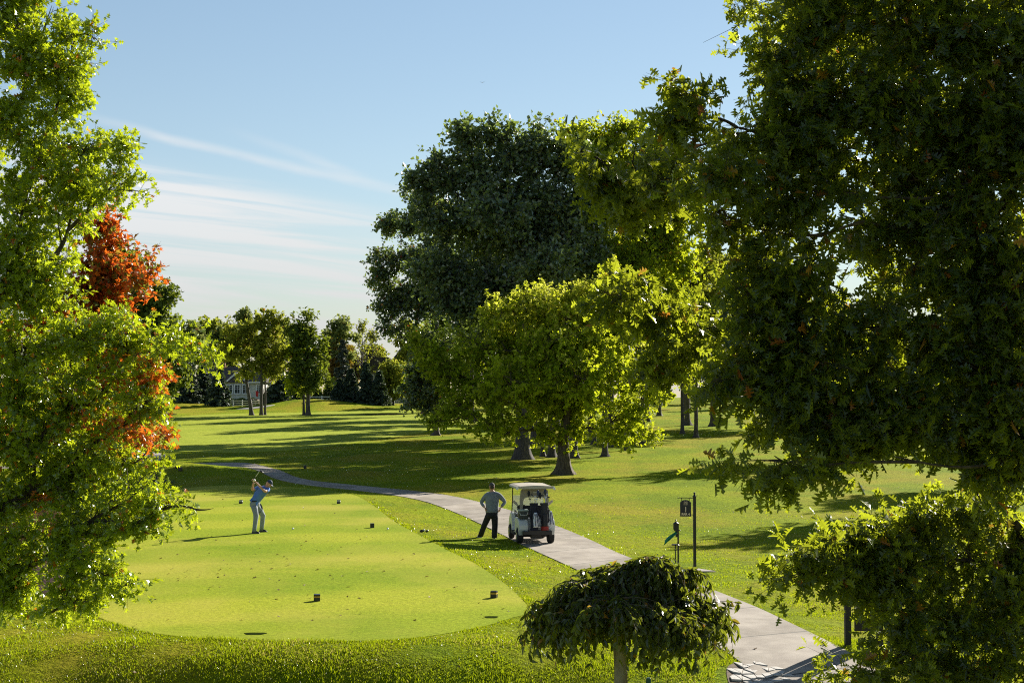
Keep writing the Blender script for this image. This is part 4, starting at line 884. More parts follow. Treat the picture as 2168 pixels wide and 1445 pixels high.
# ---- cream house ----------------------------------------------------
def house1():
    Y = 262; a = at(522, Y); k = Y / FPX
    root = empty('house', a, 'cream cottage with white-trimmed gable behind the low fence', 'house')
    zz = lambda py: P(0, py, Y)[2] - a[2]
    xx = lambda px: (px - 522) * k
    ev = zz(808)
    w = MB(); w.box(((xx(440) + xx(556)) / 2, 4, ev / 2 - .5), (xx(556) - xx(440), 8, ev + 1)); w.prism([(xx(482), ev), (xx(522), ev), (xx(502), zz(793))], (0, -.1, 0), (1, 0, 0), (0, 0, 1), (0, 3, 0))
    w.build('wall', CREAM, root)
    # main roof
    rf = MB(); rz_ = zz(775)
    rf.prism([(-.7, ev - .1), (4, rz_), (8.7, ev - .1)], (xx(436), 0, 0), (0, 1, 0), (0, 0, 1), (xx(562) - xx(436), 0, 0))
    rf.prism([(xx(478), ev - .1), (xx(502), zz(790)), (xx(526), ev - .1)], (0, -.5, 0), (1, 0, 0), (0, 0, 1), (0, 4.2, 0))
    rfo = rf.build('roof', ROOF, root)
    tr = MB()
    for s in (-1, 1):
        p0 = Vector((xx(502), -.62, zz(789))); p1 = Vector((xx(502) + s * 24.5 * k, -.62, ev - .2)); d = p1 - p0
        tr.box((p0 + p1) / 2, (d.length, .16, .28), d.to_track_quat('X', 'Z').to_matrix())
    tr.box(((xx(440) + xx(478)) / 2, -.78, ev - .1), (xx(478) - xx(440), .14, .22)); tr.box(((xx(526) + xx(556)) / 2, -.78, ev - .1), (xx(556) - xx(526), .14, .22))
    tr.build('fascia', WHITE, rfo)
    for px in (487, 503, 520, 548):
        x = xx(px); wd = 10 * k if px < 540 else 6 * k; z0, z1 = zz(832), zz(815)
        f = MB()
        for s in (-1, 1): f.box((x + s * (wd / 2 + .1), -.16, (z0 + z1) / 2), (.2, .12, z1 - z0 + .4)); f.box((x, -.16, z1 + .1 if s > 0 else z0 - .1), (wd, .12, .2))
        f.box((x, -.14, (z0 + z1) / 2), (.06, .08, z1 - z0)); f.box((x, -.14, z0 + (z1 - z0) * .5), (wd, .08, .05)); f.box((x, -.14, z0 + (z1 - z0) * .75), (wd, .08, .05))
        fo = f.build('window', WHITE, root)
        MB().box((x, -.11, (z0 + z1) / 2), (wd, .06, z1 - z0)).build('pane', GLASS, fo)
    ch = MB().box((xx(462), 4, rz_ + .1), (1, 1, 1.4)); ch.build('chimney', mat('brick', (.25, .12, .09), .9, noise=(8, .3)), rfo)
house1()
def house2():
    Y = 285; a = at(815, Y); k = Y / FPX
    root = empty('house', a, 'large house with dark slate roofs above the pale round tree', 'house')
    zz = lambda py: P(0, py, Y)[2] - a[2]; xx = lambda px: (px - 815) * k
    MB().box(((xx(770) + xx(905)) / 2, 6, zz(785) / 2 - .5), (xx(905) - xx(770), 10, zz(785) + 1)).build('wall', STONE, root)
    rf = MB()
    rf.prism([(xx(762), zz(787)), (xx(778), zz(756)), (xx(822), zz(756)), (xx(838), zz(787))], (0, .2, 0), (1, 0, 0), (0, 0, 1), (0, 11, 0))
    rf.prism([(xx(805), zz(787)), (xx(845), zz(741)), (xx(895), zz(741)), (xx(920), zz(787))], (0, 1.2, 0), (1, 0, 0), (0, 0, 1), (0, 9, 0))
    rf.prism([(xx(838), zz(785)), (xx(855), zz(752)), (xx(872), zz(785))], (0, -.8, 0), (1, 0, 0), (0, 0, 1), (0, 4, 0))
    r_ = rf.build('roof', ROOF2, root)
    MB().box((xx(852), 4, zz(738)), (1.4, 1.2, 2.2)).box((xx(852), 4, zz(726)), (1.7, 1.5, .2)).build('chimney', mat('chimney_brick', (.14, .1, .1), .9, noise=(6, .3)), r_)
    for px in (785, 800, 830, 860):
        f = MB(); x = xx(px); z0, z1 = zz(806), zz(793)
        for s in (-1, 1): f.box((x + s * .55, .93, (z0 + z1) / 2), (.14, .1, z1 - z0)); f.box((x, .93, z1 if s > 0 else z0), (1.24, .1, .14))
        fo = f.build('window', WHITE, root); MB().box((x, .97, (z0 + z1) / 2), (.96, .05, z1 - z0 - .14)).build('pane', GLASS, fo)
house2()
def house3(px0, px1, pye, pyt, Y, lab, m_, seed=0):
    c = (px0 + px1) / 2; a = at(c, Y); k = Y / FPX; root = empty('house', a, lab, 'house')
    zz = lambda py: P(0, py, Y)[2] - a[2]; xx = lambda px: (px - c) * k
    MB().box((0, 5, zz(pye) / 2 - .5), (xx(px1) - xx(px0), 9, zz(pye) + 1)).prism([(xx(px0 + 8), zz(pye)), (xx(px0 + 38), zz(pye)), (xx(px0 + 23), zz(pyt + 8))], (0, .2, 0), (1, 0, 0), (0, 0, 1), (0, 3, 0)).build('wall', CREAM, root)
    rf = MB().prism([(-.2, zz(pye)), (5, zz(pyt)), (10.2, zz(pye))], (xx(px0 - 3), 0, 0), (0, 1, 0), (0, 0, 1), (xx(px1) - xx(px0) + 6 * k, 0, 0)).build('roof', m_, root)
    t = MB()
    for s in (-1, 1):
        p0 = Vector((xx(px0 + 23), -.05, zz(pyt + 6))); p1 = Vector((xx(px0 + 23) + s * 17 * k, -.05, zz(pye))); d = p1 - p0; t.box((p0 + p1) / 2, (d.length, .16, .25), d.to_track_quat('X', 'Z').to_matrix())
    t.build('fascia', WHITE, rf)
house3(552, 600, 785, 763, 278, 'tan-roofed house glimpsed between the slim trio and the dense dark tree', TAN)
house3(430, 480, 800, 774, 280, 'tan-roofed house glimpsed above the lighter spruce', TAN)
house3(692, 716, 800, 770, 284, 'tan-roofed house glimpsed behind the tall grey spruce', TAN)

def shrub(px, Y, rpx, hpx, lab, lm, total=900, seed=0, k=.3, group=None, name='shrub'):
    a = at(px, Y); s = Y / FPX; rng = np.random.default_rng(seed)
    root = empty(name, a, lab, 'shrub', group); n = total
    st = rng.uniform(0, 6.28, 9); e = np.stack([np.cos(st) * rpx * s * .6, np.sin(st) * rpx * s * .6, np.full(9, hpx * s * .7)], -1); t3 = np.linspace(0, 1, 3)
    np_mesh('stems', [tubes(e[:, None] * t3[None, :, None], np.broadcast_to(.02 * (1.2 - t3) * (1 + k * 2), (9, 3)), 4)], TWIG, root)
    u = rand_unit(rng, n); u[:, 2] = np.abs(u[:, 2]); q = u * (rng.random((n, 1)) ** .4) * np.array((rpx * s, rpx * s * .8, hpx * s)) * (1 + .18 * np.sin(u[:, :1] * 7 + seed) * np.cos(u[:, 1:2] * 6))
    np_mesh('foliage', [leaves(q, norm(u + rand_unit(rng, n)), norm(u + rand_unit(rng, n) * .7), k * rng.uniform(.6, 1.2, n), 'tri', rng)], lm, root)
    return root
L_PINK = leaf_mat('pale_flower', (.35, .3, .2), (.62, .52, .42), trans=(.6, .5, .4), tmix=.3, rough=.7)
shrub(543, 253, 9, 14, 'pale flowering shrub at the corner of the cream cottage', L_PINK, 900, 1, .4)
for i_, (px_, Y_, r_, h_) in enumerate([(572, 262, 14, 34), (606, 264, 16, 40), (640, 262, 15, 36), (668, 266, 15, 34), (700, 266, 15, 40), (470, 252, 12, 24)]):
    shrub(px_, Y_, r_, h_, ['dark bush right of the cream cottage', 'dark bush between the cottage and the dense dark tree', 'bush behind the twin trunks', 'bush just right of the twin trunks', 'bush left of the grey spruce foot', 'low bush at the left end of the cottage'][i_], L_DK, 1100, 40 + i_, .5)
def hedge():
    a = at(505, 255); root = empty('hedge', a, 'long clipped dark hedge below the cottage windows', 'hedge'); rng = np.random.default_rng(3); n = 2600
    q = rng.uniform(-1, 1, (n, 3)) * np.array((3.4, .6, .55)) + np.array((0, 0, .75)); q[:, 2] += .1 * np.sin(q[:, 0] * 3)
    np_mesh('foliage', [leaves(q, rand_unit(rng, n), norm(rand_unit(rng, n) + np.array((0, 0, .5))), .3, 'tri', rng)], L_DK, root)
    g = MB()
    for x in np.arange(-3, 3.1, .75): g.cyl((x, 0, -.1), (x, 0, .9), .05, n=6)
    g.build('stems', TWIG, root)
hedge()
# red flag on the cottage corner
def flag():
    a = at(541, 256); root = empty('flag', a, 'small red flag on a pole at the cottage corner', 'flag')
    MB().cyl((0, 0, -.1), (0, 0, 2.9), .035).ball((0, 0, 2.93), (.06, .06, .06), 8).build('pole', WHITE, root)
    bm = MB(); pts = [(0, 0), (.0, -.95)]; vs = []
    for i in range(7):
        t = i / 6; y = .05 * math.sin(t * 7); vs.append((bm.bm.verts.new((.05 + t * .55, y, 2.8 - .25 * t)), bm.bm.verts.new((.05 + t * .4, y, 1.8 - .15 * t))))
    for (a1, b1), (a2, b2) in zip(vs[:-1], vs[1:]): bm.bm.faces.new((a1, a2, b2, b1))
    bm.build('cloth', mat('red_cloth', (.5, .03, .03), .8), root)
flag()
# ------------------------------------------------------------------ people
BLACK = mat('black_paint', (.012, .012, .014), .35); DBLACK = mat('black_fabric', (.012, .012, .016), .85)
SKIN = mat('skin', (.52, .29, .19), .55, noise=(20, .12))
def skin_obj(name, nodes, edges, m_, parent=None, sub=2, extra=None, smooth=True):
    """nodes: name -> (xyz, radius) ; grows one continuous surface with Skin + Subdivision and keeps it as plain mesh"""
    keys = list(nodes); idx = {k: i for i, k in enumerate(keys)}
    me = bpy.data.meshes.new(name + '_tmp'); me.from_pydata([tuple(nodes[k][0]) for k in keys], [(idx[a], idx[b_]) for a, b_ in edges], [])
    o = bpy.data.objects.new(name + '_tmp', me); COL.objects.link(o)
    md = o.modifiers.new('s', 'SKIN'); md.use_smooth_shade = True; sb = o.modifiers.new('d', 'SUBSURF'); sb.levels = sub; sb.render_levels = sub
    for i, k in enumerate(keys):
        r = nodes[k][1]; me.skin_vertices[0].data[i].radius = (r, r) if not isinstance(r, tuple) else r
    me.skin_vertices[0].data[0].use_root = True
    dg = bpy.context.evaluated_depsgraph_get(); dg.update()
    ev = o.evaluated_get(dg); nm = bpy.data.meshes.new_from_object(ev)
    bpy.data.objects.remove(o); bpy.data.meshes.remove(me)
    bm = bmesh.new(); bm.from_mesh(nm)
    for ex in (extra or []):
        bm.from_mesh(ex); bpy.data.meshes.remove(ex)
    for f in bm.faces: f.smooth = smooth
    out = bpy.data.meshes.new(name); bm.to_mesh(out); bm.free(); bpy.data.meshes.remove(nm); out.materials.clear(); out.materials.append(m_)
    ob = bpy.data.objects.new(name, out); COL.objects.link(ob)
    if parent: ob.parent = parent
    return ob
def hand(wr, dirv, nrm, side, curl, s=1.0):
    """returns mesh of palm, four fingers, thumb; dirv = towards the fingers, nrm = back of the hand"""
    d = Vector(dirv).normalized(); n = Vector(nrm); n = (n - d * n.dot(d)).normalized(); w = d.cross(n) * side
    wr = Vector(wr); nodes = {'w': (wr, .026 * s), 'p': (wr + d * .045 * s, (.034 * s, .02 * s)), 'k': (wr + d * .08 * s, (.034 * s, .016 * s))}; ed = [('w', 'p'), ('p', 'k')]
    for i, (off, ln) in enumerate([(-.03, .068), (-.01, .078), (.011, .073), (.031, .058)]):
        b_ = wr + d * .085 * s + w * off * s; a = 0; p = b_; prev = 'k'
        for j, fr in enumerate((.1, .42, .3, .25)):
            a += curl * (0 if j == 0 else 1); q = p + (d * math.cos(a) - n * math.sin(a)) * ln * fr * s
            nodes[f'f{i}{j}'] = (q, .0088 * s * (1 - .12 * j)); ed.append((prev, f'f{i}{j}')); prev = f'f{i}{j}'; p = q
    p = wr + d * .03 * s - w * .025 * s; prev = 'p'
    for j, (l1, a) in enumerate([(.012, .9), (.03, .8), (.026, .35)]):
        p = p + (d * math.cos(a) - w * math.sin(a) - n * .35).normalized() * l1 * s; nodes[f't{j}'] = (p, .0105 * s * (1 - .12 * j)); ed.append((prev, f't{j}')); prev = f't{j}'
    o = skin_obj('hand', nodes, ed, SKIN, sub=1); me = o.data; bpy.data.objects.remove(o); return me
def head_mesh(c, face, up, s=1.0):
    """skull with jaw, nose, ears, lips and eye sockets; face = direction looked at"""
    f = Vector(face).normalized(); u = Vector(up); u = (u - f * u.dot(f)).normalized(); r = f.cross(u)
    rot = Matrix((r, f, u)).transposed()
    m_ = MB(); c = Vector(c)
    r_ = bmesh.ops.create_uvsphere(m_.bm, u_segments=20, v_segments=16, radius=1)
    for v in r_['verts']:
        x, y, z = v.co; wx = .076 * (1 - .22 * max(0, -z)); wy = .094
        yy = y * wy + (.012 if (z < -.3 and y > 0) else 0) - (.02 * max(0, -z) if y < 0 else 0)
        for ex in (-.38, .38): yy -= .010 * math.exp(-((x - ex) ** 2 + (z - 0.05) ** 2) * 25) * (1 if y > 0 else 0)
        v.co = c + rot @ Vector((x * wx, yy, z * .118)) * s
    def at_(p): return c + rot @ Vector(p) * s
    m_.cyl(at_((0, .088, .018)), at_((0, .112, -.022)), .008 * s, .015 * s, 8)
    for sx in (-1, 1):
        m_.ball(at_((sx * .078, -.005, -.005)), (.010 * s, .02 * s, .03 * s), 8, rot); m_.ball(at_((sx * .029, .083, .006)), (.011 * s, .008 * s, .007 * s), 8, rot)
    m_.ball(at_((0, .088, -.052)), (.024 * s, .008 * s, .007 * s), 8, rot)
    bmesh.ops.recalc_face_normals(m_.bm, faces=m_.bm.faces)
    me = bpy.data.meshes.new('h'); m_.bm.to_mesh(me); m_.bm.free(); return me
def cap_obj(c, face, up, m_, parent, s=1.0, sun=None):
    f = Vector(face).normalized(); u = Vector(up); u = (u - f * u.dot(f)).normalized(); r = f.cross(u); rot = Matrix((r, f, u)).transposed(); c = Vector(c)
    mb = MB(); q = bmesh.ops.create_uvsphere(mb.bm, u_segments=20, v_segments=12, radius=1)
    bmesh.ops.delete(mb.bm, geom=[v for v in q['verts'] if v.co.z < .12], context='VERTS')
    for v in mb.bm.verts: v.co = c + rot @ Vector((v.co.x * .086, v.co.y * .104, v.co.z * .128 + .004)) * s
    n = 12; top = []; bot = []
    for i in range(n + 1):
        a = math.pi * i / n; x = math.cos(a) * .078; y = .075 + math.sin(a) * .085; z = .030 - .012 * abs(math.cos(a)) - .012 * math.sin(a)
        top.append(mb.bm.verts.new(c + rot @ Vector((x, y, z + .004)) * s)); bot.append(mb.bm.verts.new(c + rot @ Vector((x, y, z)) * s))
    mb.bm.faces.new(top); mb.bm.faces.new(bot[::-1])
    for i in range(n): mb.bm.faces.new((top[i + 1], top[i], bot[i], bot[i + 1]))
    mb.ball(c + rot @ Vector((0, 0, .133)) * s, (.008, .008, .005), 6)
    return mb.build('cap', m_, parent, smooth=True)
def loft(secs, n=18):
    """secs: centre, x half axis, y half axis"""
    bm = bmesh.new(); rings = []
    for c, ax, ay in secs:
        c, ax, ay = Vector(c), Vector(ax), Vector(ay)
        rings.append([bm.verts.new(c + ax * (abs(math.cos(a)) ** .85 * (1 if math.cos(a) >= 0 else -1)) + ay * math.sin(a)) for a in np.linspace(0, 2 * math.pi, n + 1)[:-1]])
    for a, b_ in zip(rings[:-1], rings[1:]):
        for j in range(n): bm.faces.new((a[j], a[(j + 1) % n], b_[(j + 1) % n], b_[j]))
    bm.faces.new(rings[0][::-1]); bm.faces.new(rings[-1]); bmesh.ops.recalc_face_normals(bm, faces=bm.faces)
    me = bpy.data.meshes.new('loft'); bm.to_mesh(me); bm.free(); return me
def grow_r(nodes, keys, add): return {k: (nodes[k][0], (nodes[k][1] if not isinstance(nodes[k][1], tuple) else nodes[k][1][0]) + add) for k in keys}
def shoe(ank, toe, parent, m_):
    a, t = Vector(ank), Vector(toe); d = (t - a); d.z = 0; d.normalize(); r = d.cross(Vector((0, 0, 1))); z0 = min(a.z, t.z)
    rot = Matrix((r, d, Vector((0, 0, 1)))).transposed(); mb = MB(); c = a + d * .055; c.z = z0
    q = bmesh.ops.create_uvsphere(mb.bm, u_segments=16, v_segments=10, radius=1)
    for v in q['verts']:
        x, y, z = v.co; zz_ = max(z, -.0) * (.085 if y < 0 else .085 - .04 * y)
        v.co = c + rot @ Vector((x * (.046 if y > 0 else .038), y * .145, zz_ + (.0 if z > 0 else -.018)))
    return mb.build('shoe', m_, parent, smooth=True)

def leg(pts, rads):
    secs = []
    P_ = [Vector(p) for p in pts]
    for i in range(len(P_) - 1):
        for t in np.linspace(0, 1, 4)[: (4 if i == len(P_) - 2 else 3)]:
            r_ = rads[i] * (1 - t) + rads[i + 1] * t; secs.append((P_[i].lerp(P_[i + 1], t), (r_, 0, 0), (0, r_, 0)))
    return loft(secs, 14)
# golfer at the top of the backswing
GY = 47.8; GX = (545 - W / 2) / FPX * GY
def Jg(px, py, dy=0): return Vector(P(px, py, GY + dy)) - Vector((GX, GY, 0))
gb = {'pelvis': (Jg(540, 1066), .10), 'waist': (Jg(543, 1055, .0), .10), 'chest': (Jg(552, 1042, -.02), .15), 'nb': (Jg(560, 1032.5, -.02), .085), 'neck': (Jg(564, 1029, -.02), .055), 'skull': (Jg(568, 1024.5, -.02), .05),
      'ls': (Jg(567, 1036, -.08), .07), 'le': (Jg(561, 1040, -.36), .046), 'lw': (Jg(540.5, 1019, -.30), .032),
      'rs': (Jg(546, 1033, .02), .07), 're': (Jg(533.5, 1037, -.16), .046), 'rw': (Jg(537, 1020.5, -.27), .032),
      'rh': (Jg(538, 1069, -.07), .055), 'rk': (Jg(542.5, 1091, -.20), .05), 'ra': (Vector((Jg(541, 1118).x, -.27, .09)), .046),
      'lh': (Jg(543.5, 1069, .07), .055), 'lk': (Jg(557, 1090, .18), .05), 'la': (Vector((Jg(550.5, 1118).x, .28, .09)), .046)}
ge = [('pelvis', 'waist'), ('waist', 'chest'), ('chest', 'nb'), ('nb', 'neck'), ('neck', 'skull'), ('nb', 'ls'), ('ls', 'le'), ('le', 'lw'), ('nb', 'rs'), ('rs', 're'), ('re', 'rw'),
      ('pelvis', 'rh'), ('rh', 'rk'), ('rk', 'ra'), ('pelvis', 'lh'), ('lh', 'lk'), ('lk', 'la')]
grip = Jg(537.2, 1014.5, -.28); clubh = Jg(546.5, 1001, -.45)
gface = Vector((.80, -.18, -.58)); gup = Vector((.55, -.05, .8))
shaft_d = (clubh - grip).normalized()
he = head_mesh(Jg(569.5, 1023.3, -.02), gface, gup)
hands = [hand(gb['lw'][0], (grip - gb['lw'][0]), (-.4, -.8, .3), 1, .95), hand(gb['rw'][0], (grip - gb['rw'][0]), (.3, .8, .3), -1, .95)]
golfer = skin_obj('person', gb, ge, SKIN, extra=[he] + hands)
golfer.location = (GX, GY, 0)
tag(golfer, 'golfer in blue polo, grey trousers and cap at the top of a backswing', 'person')
def lerp(a, b_, t): return Vector(a) * (1 - t) + Vector(b_) * t
POLO = mat('blue_polo', (.08, .18, .55), .85, noise=(14, .12)); GTR = mat('grey_trousers', (.24, .27, .31), .85, noise=(12, .15))
sh = grow_r(gb, ['waist', 'chest', 'nb', 'ls', 'rs'], .02); sh['pelvis'] = (Jg(541, 1058), .10); sh['waist'] = (gb['waist'][0], .155); sh['col'] = (lerp(gb['nb'][0], gb['neck'][0], .6), .068)
sh['lm'] = (lerp(gb['ls'][0], gb['le'][0], .72), .066); sh['rm'] = (lerp(gb['rs'][0], gb['re'][0], .72), .066)
_sp = (gb['nb'][0] - gb['pelvis'][0]).normalized(); _lat = (gb['ls'][0] - gb['rs'][0]); _lat = (_lat - _sp * _lat.dot(_sp)).normalized(); _dp = _sp.cross(_lat)
_lat0 = Vector((.62, .78, 0)); _lat0 = (_lat0 - _sp * _lat0.dot(_sp)).normalized()
def _tor(add): return loft([(Jg(x, y, -.01), (_lat0 * (1 - t) + _lat * t).normalized() * (w_ + add), (_lat0 * (1 - t) + _lat * t).normalized().cross(_sp) * (d_ + add)) for x, y, t, w_, d_ in
    [(540.5, 1060.8, 0, .165, .125), (543, 1056, .15, .165, .13), (547, 1050, .4, .175, .13), (551, 1043, .7, .195, .13), (555, 1037, 1, .205, .12), (558.5, 1033, 1, .15, .09)]])
skin_obj('shirt', sh, [('waist', 'pelvis'), ('waist', 'chest'), ('chest', 'nb'), ('nb', 'col'), ('nb', 'ls'), ('ls', 'lm'), ('nb', 'rs'), ('rs', 'rm')], POLO, golfer, extra=[_tor(.0)])
tr = grow_r(gb, ['rk', 'lk'], .04); tr['pelvis'] = (Jg(540, 1066), .15); tr['rh'] = (gb['rh'][0] - Vector((0, 0, .04)), .125); tr['lh'] = (gb['lh'][0] - Vector((0, 0, .04)), .125); tr['waistband'] = (Jg(541, 1062), .13); tr['ra'] = (gb['ra'][0], .066); tr['la'] = (gb['la'][0], .066)
skin_obj('trousers', tr, [('pelvis', 'waistband'), ('pelvis', 'rh'), ('rh', 'rk'), ('rk', 'ra'), ('pelvis', 'lh'), ('lh', 'lk'), ('lk', 'la')], GTR, golfer, extra=[loft([(Jg(541, 1059.8), (.105, .13, 0), (-.10, .085, 0)), (Jg(539.5, 1065), (.11, .145, 0), (-.12, .09, 0)), (Jg(539.8, 1071), (.11, .15, 0), (-.11, .085, 0)), (Jg(541, 1075), (.08, .12, 0), (-.08, .06, 0))])] + [leg([gb[s_ + 'h'][0], gb[s_ + 'k'][0], gb[s_ + 'a'][0] - Vector((0, 0, .03))], [.112, .082, .068]) for s_ in 'lr'])
bd = (Jg(545, 1052) - Jg(540, 1066)).normalized(); bc = Jg(541.2, 1059.5)
_bl = loft([(bc - bd * .02, (.118, .140, 0), (-.112, .095, 0)), (bc + bd * .02, (.118, .140, 0), (-.112, .095, 0))], 24); _bo = bpy.data.objects.new('belt', _bl); _bl.materials.append(DBLACK); COL.objects.link(_bo); _bo.parent = golfer
cap_obj(Jg(569.5, 1023.3, -.02), gface, gup, mat('navy_cap', (.02, .04, .09), .7), golfer, 1.06)
shoe(gb['ra'][0] - Vector((0, 0, .07)), gb['ra'][0] + Vector((.2, -.02, -.07)), golfer, BLACK); shoe(gb['la'][0] - Vector((0, 0, .07)), gb['la'][0] + Vector((.2, .02, -.07)), golfer, BLACK)
gl = Jg(538.8, 1016.3, -.29)
skin_obj('glove', {'a': (lerp(gb['lw'][0], grip, .1), .038), 'b': (lerp(gb['lw'][0], grip, .6), .046), 'c': (lerp(gb['lw'][0], grip, 1.1), .043)}, [('a', 'b'), ('b', 'c')], mat('white_glove', (.8, .8, .82), .6), golfer)
tag(golfer)
club = empty('golf_club', (GX, GY, 0), 'driver held over the shoulder by the golfer in blue', 'golf club')
MB().cyl(grip - shaft_d * .10, grip + shaft_d * .14, .014, .012).build('grip', DBLACK, club)
MB().cyl(grip + shaft_d * .12, clubh + shaft_d * .1, .009, .007).build('shaft', mat('pale_shaft', (.75, .77, .8), .25, metal=.3), club)
ch_ = clubh + shaft_d * .12; MB().ball(ch_ + Vector((.06, 0, -.035)), (.075, .055, .038), 14, Matrix.Rotation(R(28), 3, 'Y')).cyl(ch_, ch_ + Vector((.03, 0, -.02)), .012).build('club_head', BLACK, club, smooth=True)

# standing man, hands on hips
MG = G(1046, 1140); MY = MG[1]; MX = MG[0]; MZ = MG[2]
def Jm(px, py, dy=0): return Vector(P(px, py, MY + dy)) - Vector((MX, MY, MZ))
lfz = h1(MX + Jm(1015.5, 1130).x, MY + .35) - MZ
mb_ = {'pelvis': (Jm(1041, 1086), .10), 'waist': (Jm(1042, 1073), .12), 'chest': (Jm(1043, 1056), .14), 'nb': (Jm(1043, 1044), .09), 'neck': (Jm(1042, 1039), .06), 'skull': (Jm(1041.5, 1033), .05),
       'ls': (Jm(1030, 1047), .08), 'le': (Jm(1018.5, 1063, .06), .052), 'lw': (Jm(1026, 1074, -.08), .036), 'rs': (Jm(1057, 1048), .08), 're': (Jm(1069.5, 1062, .06), .052), 'rw': (Jm(1060, 1074, -.08), .036),
       'lh': (Jm(1036, 1088, .0), .08), 'lk': (Jm(1026, 1110, .14), .07), 'la': (Vector((Jm(1016.5, 1130).x, .35, lfz + .09)), .05),
       'rh': (Jm(1047, 1088, 0), .08), 'rk': (Jm(1048, 1111, .02), .07), 'ra': (Vector((Jm(1046.5, 1130).x, 0, .09)), .05)}
mface = Vector((-.62, .75, -.1)); mc = Jm(1041.5, 1030)
hm = head_mesh(mc, mface, (0, 0, 1), 1.05)
hs = [hand(mb_['lw'][0], Vector((.35, -.1, -.6)), (-.5, -.6, .1), 1, .5, 1.05), hand(mb_['rw'][0], Vector((-.3, -.1, -.7)), (.5, -.6, .1), -1, .5, 1.05)]
man = skin_obj('person', mb_, ge[:0] + [(a, b_) for a, b_ in ge], SKIN, extra=[hm] + hs); man.location = (MX, MY, MZ)
tag(man, 'man seen from behind with hands on hips, grey sweater, black trousers, cap', 'person')
SWEAT = mat('grey_sweater', (.19, .22, .26), .9, noise=(10, .15))
sh = {k: (mb_[k][0], (mb_[k][1][0] + .02, mb_[k][1][1] + .025) if isinstance(mb_[k][1], tuple) else mb_[k][1] + .02) for k in ['waist', 'chest', 'nb', 'ls', 'le', 'rs', 're']}
sh['hem'] = (Jm(1041.5, 1079), .14); sh['col'] = (lerp(mb_['nb'][0], mb_['neck'][0], .8), .072)
for a, b_ in (('lw', 'le'), ('rw', 're')): sh[a] = (lerp(mb_[b_][0], mb_[a][0], .88), .046)
skin_obj('sweater', sh, [('waist', 'hem'), ('waist', 'chest'), ('chest', 'nb'), ('nb', 'col'), ('nb', 'ls'), ('ls', 'le'), ('le', 'lw'), ('nb', 'rs'), ('rs', 're'), ('re', 'rw')], SWEAT, man, extra=[loft([(Jm(1041.8, y), (w_, 0, 0), (0, d_, 0)) for y, w_, d_ in [(1084, .215, .15), (1080, .22, .155), (1072, .212, .15), (1062, .225, .15), (1053, .238, .145), (1048, .225, .125), (1044.5, .15, .10)]])])
tr = {'pelvis': (mb_['pelvis'][0], .16), 'wb': (Jm(1041.5, 1080), .14)}
for s in 'lr':
    tr[s + 'h'] = (mb_[s + 'h'][0], .14); tr[s + 'k'] = (mb_[s + 'k'][0], .098); tr[s + 'a'] = (mb_[s + 'a'][0] - Vector((0, 0, .02)), .088)
skin_obj('trousers', tr, [('pelvis', 'wb'), ('pelvis', 'lh'), ('lh', 'lk'), ('lk', 'la'), ('pelvis', 'rh'), ('rh', 'rk'), ('rk', 'ra')], DBLACK, man, extra=[loft([(Jm(1041.5, y), (w_, 0, 0), (0, d_, 0)) for y, w_, d_ in [(1082, .195, .14), (1088, .205, .15), (1093, .20, .145), (1097, .13, .09)]])] + [leg([mb_[s_ + 'h'][0], mb_[s_ + 'k'][0], mb_[s_ + 'a'][0] - Vector((0, 0, .06))], [.125, .10, .092]) for s_ in 'lr'])
cap_obj(mc, mface, (0, 0, 1), mat('charcoal_cap', (.05, .05, .055), .8), man, 1.1)
MB().ball(mc + Vector((.01, -.02, -.01)), (.083, .095, .075), 14).build('hair', mat('dark_hair', (.05, .035, .025), .8), man, smooth=True)
for s in 'lr': shoe(mb_[s + 'a'][0] - Vector((0, 0, .07)), mb_[s + 'a'][0] + Vector(((-.12 if s == 'l' else .03), .2, -.07)), man, mat('pale_shoe', (.5, .48, .45), .6))
gw = MB(); fr_ = mface.normalized(); sr_ = fr_.cross(Vector((0, 0, 1)))
for s in (-1, 1):
    gw.cyl(mc + sr_ * s * .083 + fr_ * .0 + Vector((0, 0, .012)), mc + sr_ * s * .07 + fr_ * .10 + Vector((0, 0, .012)), .004, n=6); gw.ball(mc + sr_ * s * .033 + fr_ * .103 + Vector((0, 0, .004)), (.026, .006, .017), 8, Matrix((sr_, fr_, Vector((0, 0, 1)))).transposed())
gw.build('glasses', BLACK, man)

# ------------------------------------------------------------------ golf cart
CY = 45.7; CX = (1132.5 - W / 2) / FPX * CY; CZ = h1(CX, CY) + .025
yaw = R(8.5)
cart = empty('golf_cart', (CX, CY, CZ), 'white two-seat golf cart parked on the path with bags strapped behind', 'golf cart', rz=yaw)
CW = mat('cart_white', (.55, .59, .60), .3, noise=(4, .08)); TANP = mat('cart_tan', (.47, .42, .34), .55, noise=(3, .1)); RUB = mat('tyre_rubber', (.015, .015, .015), .85); RIM = mat('rim_metal', (.45, .45, .45), .35, metal=.8)
fen = [(-.34, .36), (-.40, .46), (-.40, .60), (-.30, .74), (-.12, .80), (.42, .80), (.50, .70), (.52, .30), (.31, .28)] + [(.29 * math.cos(a), .24 + .27 * math.sin(a)) for a in np.linspace(.15, math.pi - .1, 10)]
b1 = MB()
b1.prism(fen, (-.58, 0, 0), (0, 1, 0), (0, 0, 1), (.30, 0, 0)); b1.prism(fen, (.28, 0, 0), (0, 1, 0), (0, 0, 1), (.30, 0, 0))
b1.box((0, .30, .58), (.56, .35, .40)); b1.box((0, .88, .245), (.9, 1.1, .04))
front = [(1.22, .26), (1.28, .62), (1.38, .84), (1.62, .86), (1.92, .66), (2.0, .42), (1.96, .34)] + [(1.65 + .28 * math.cos(a), .24 + .26 * math.sin(a)) for a in np.linspace(.2, math.pi - .2, 9)]
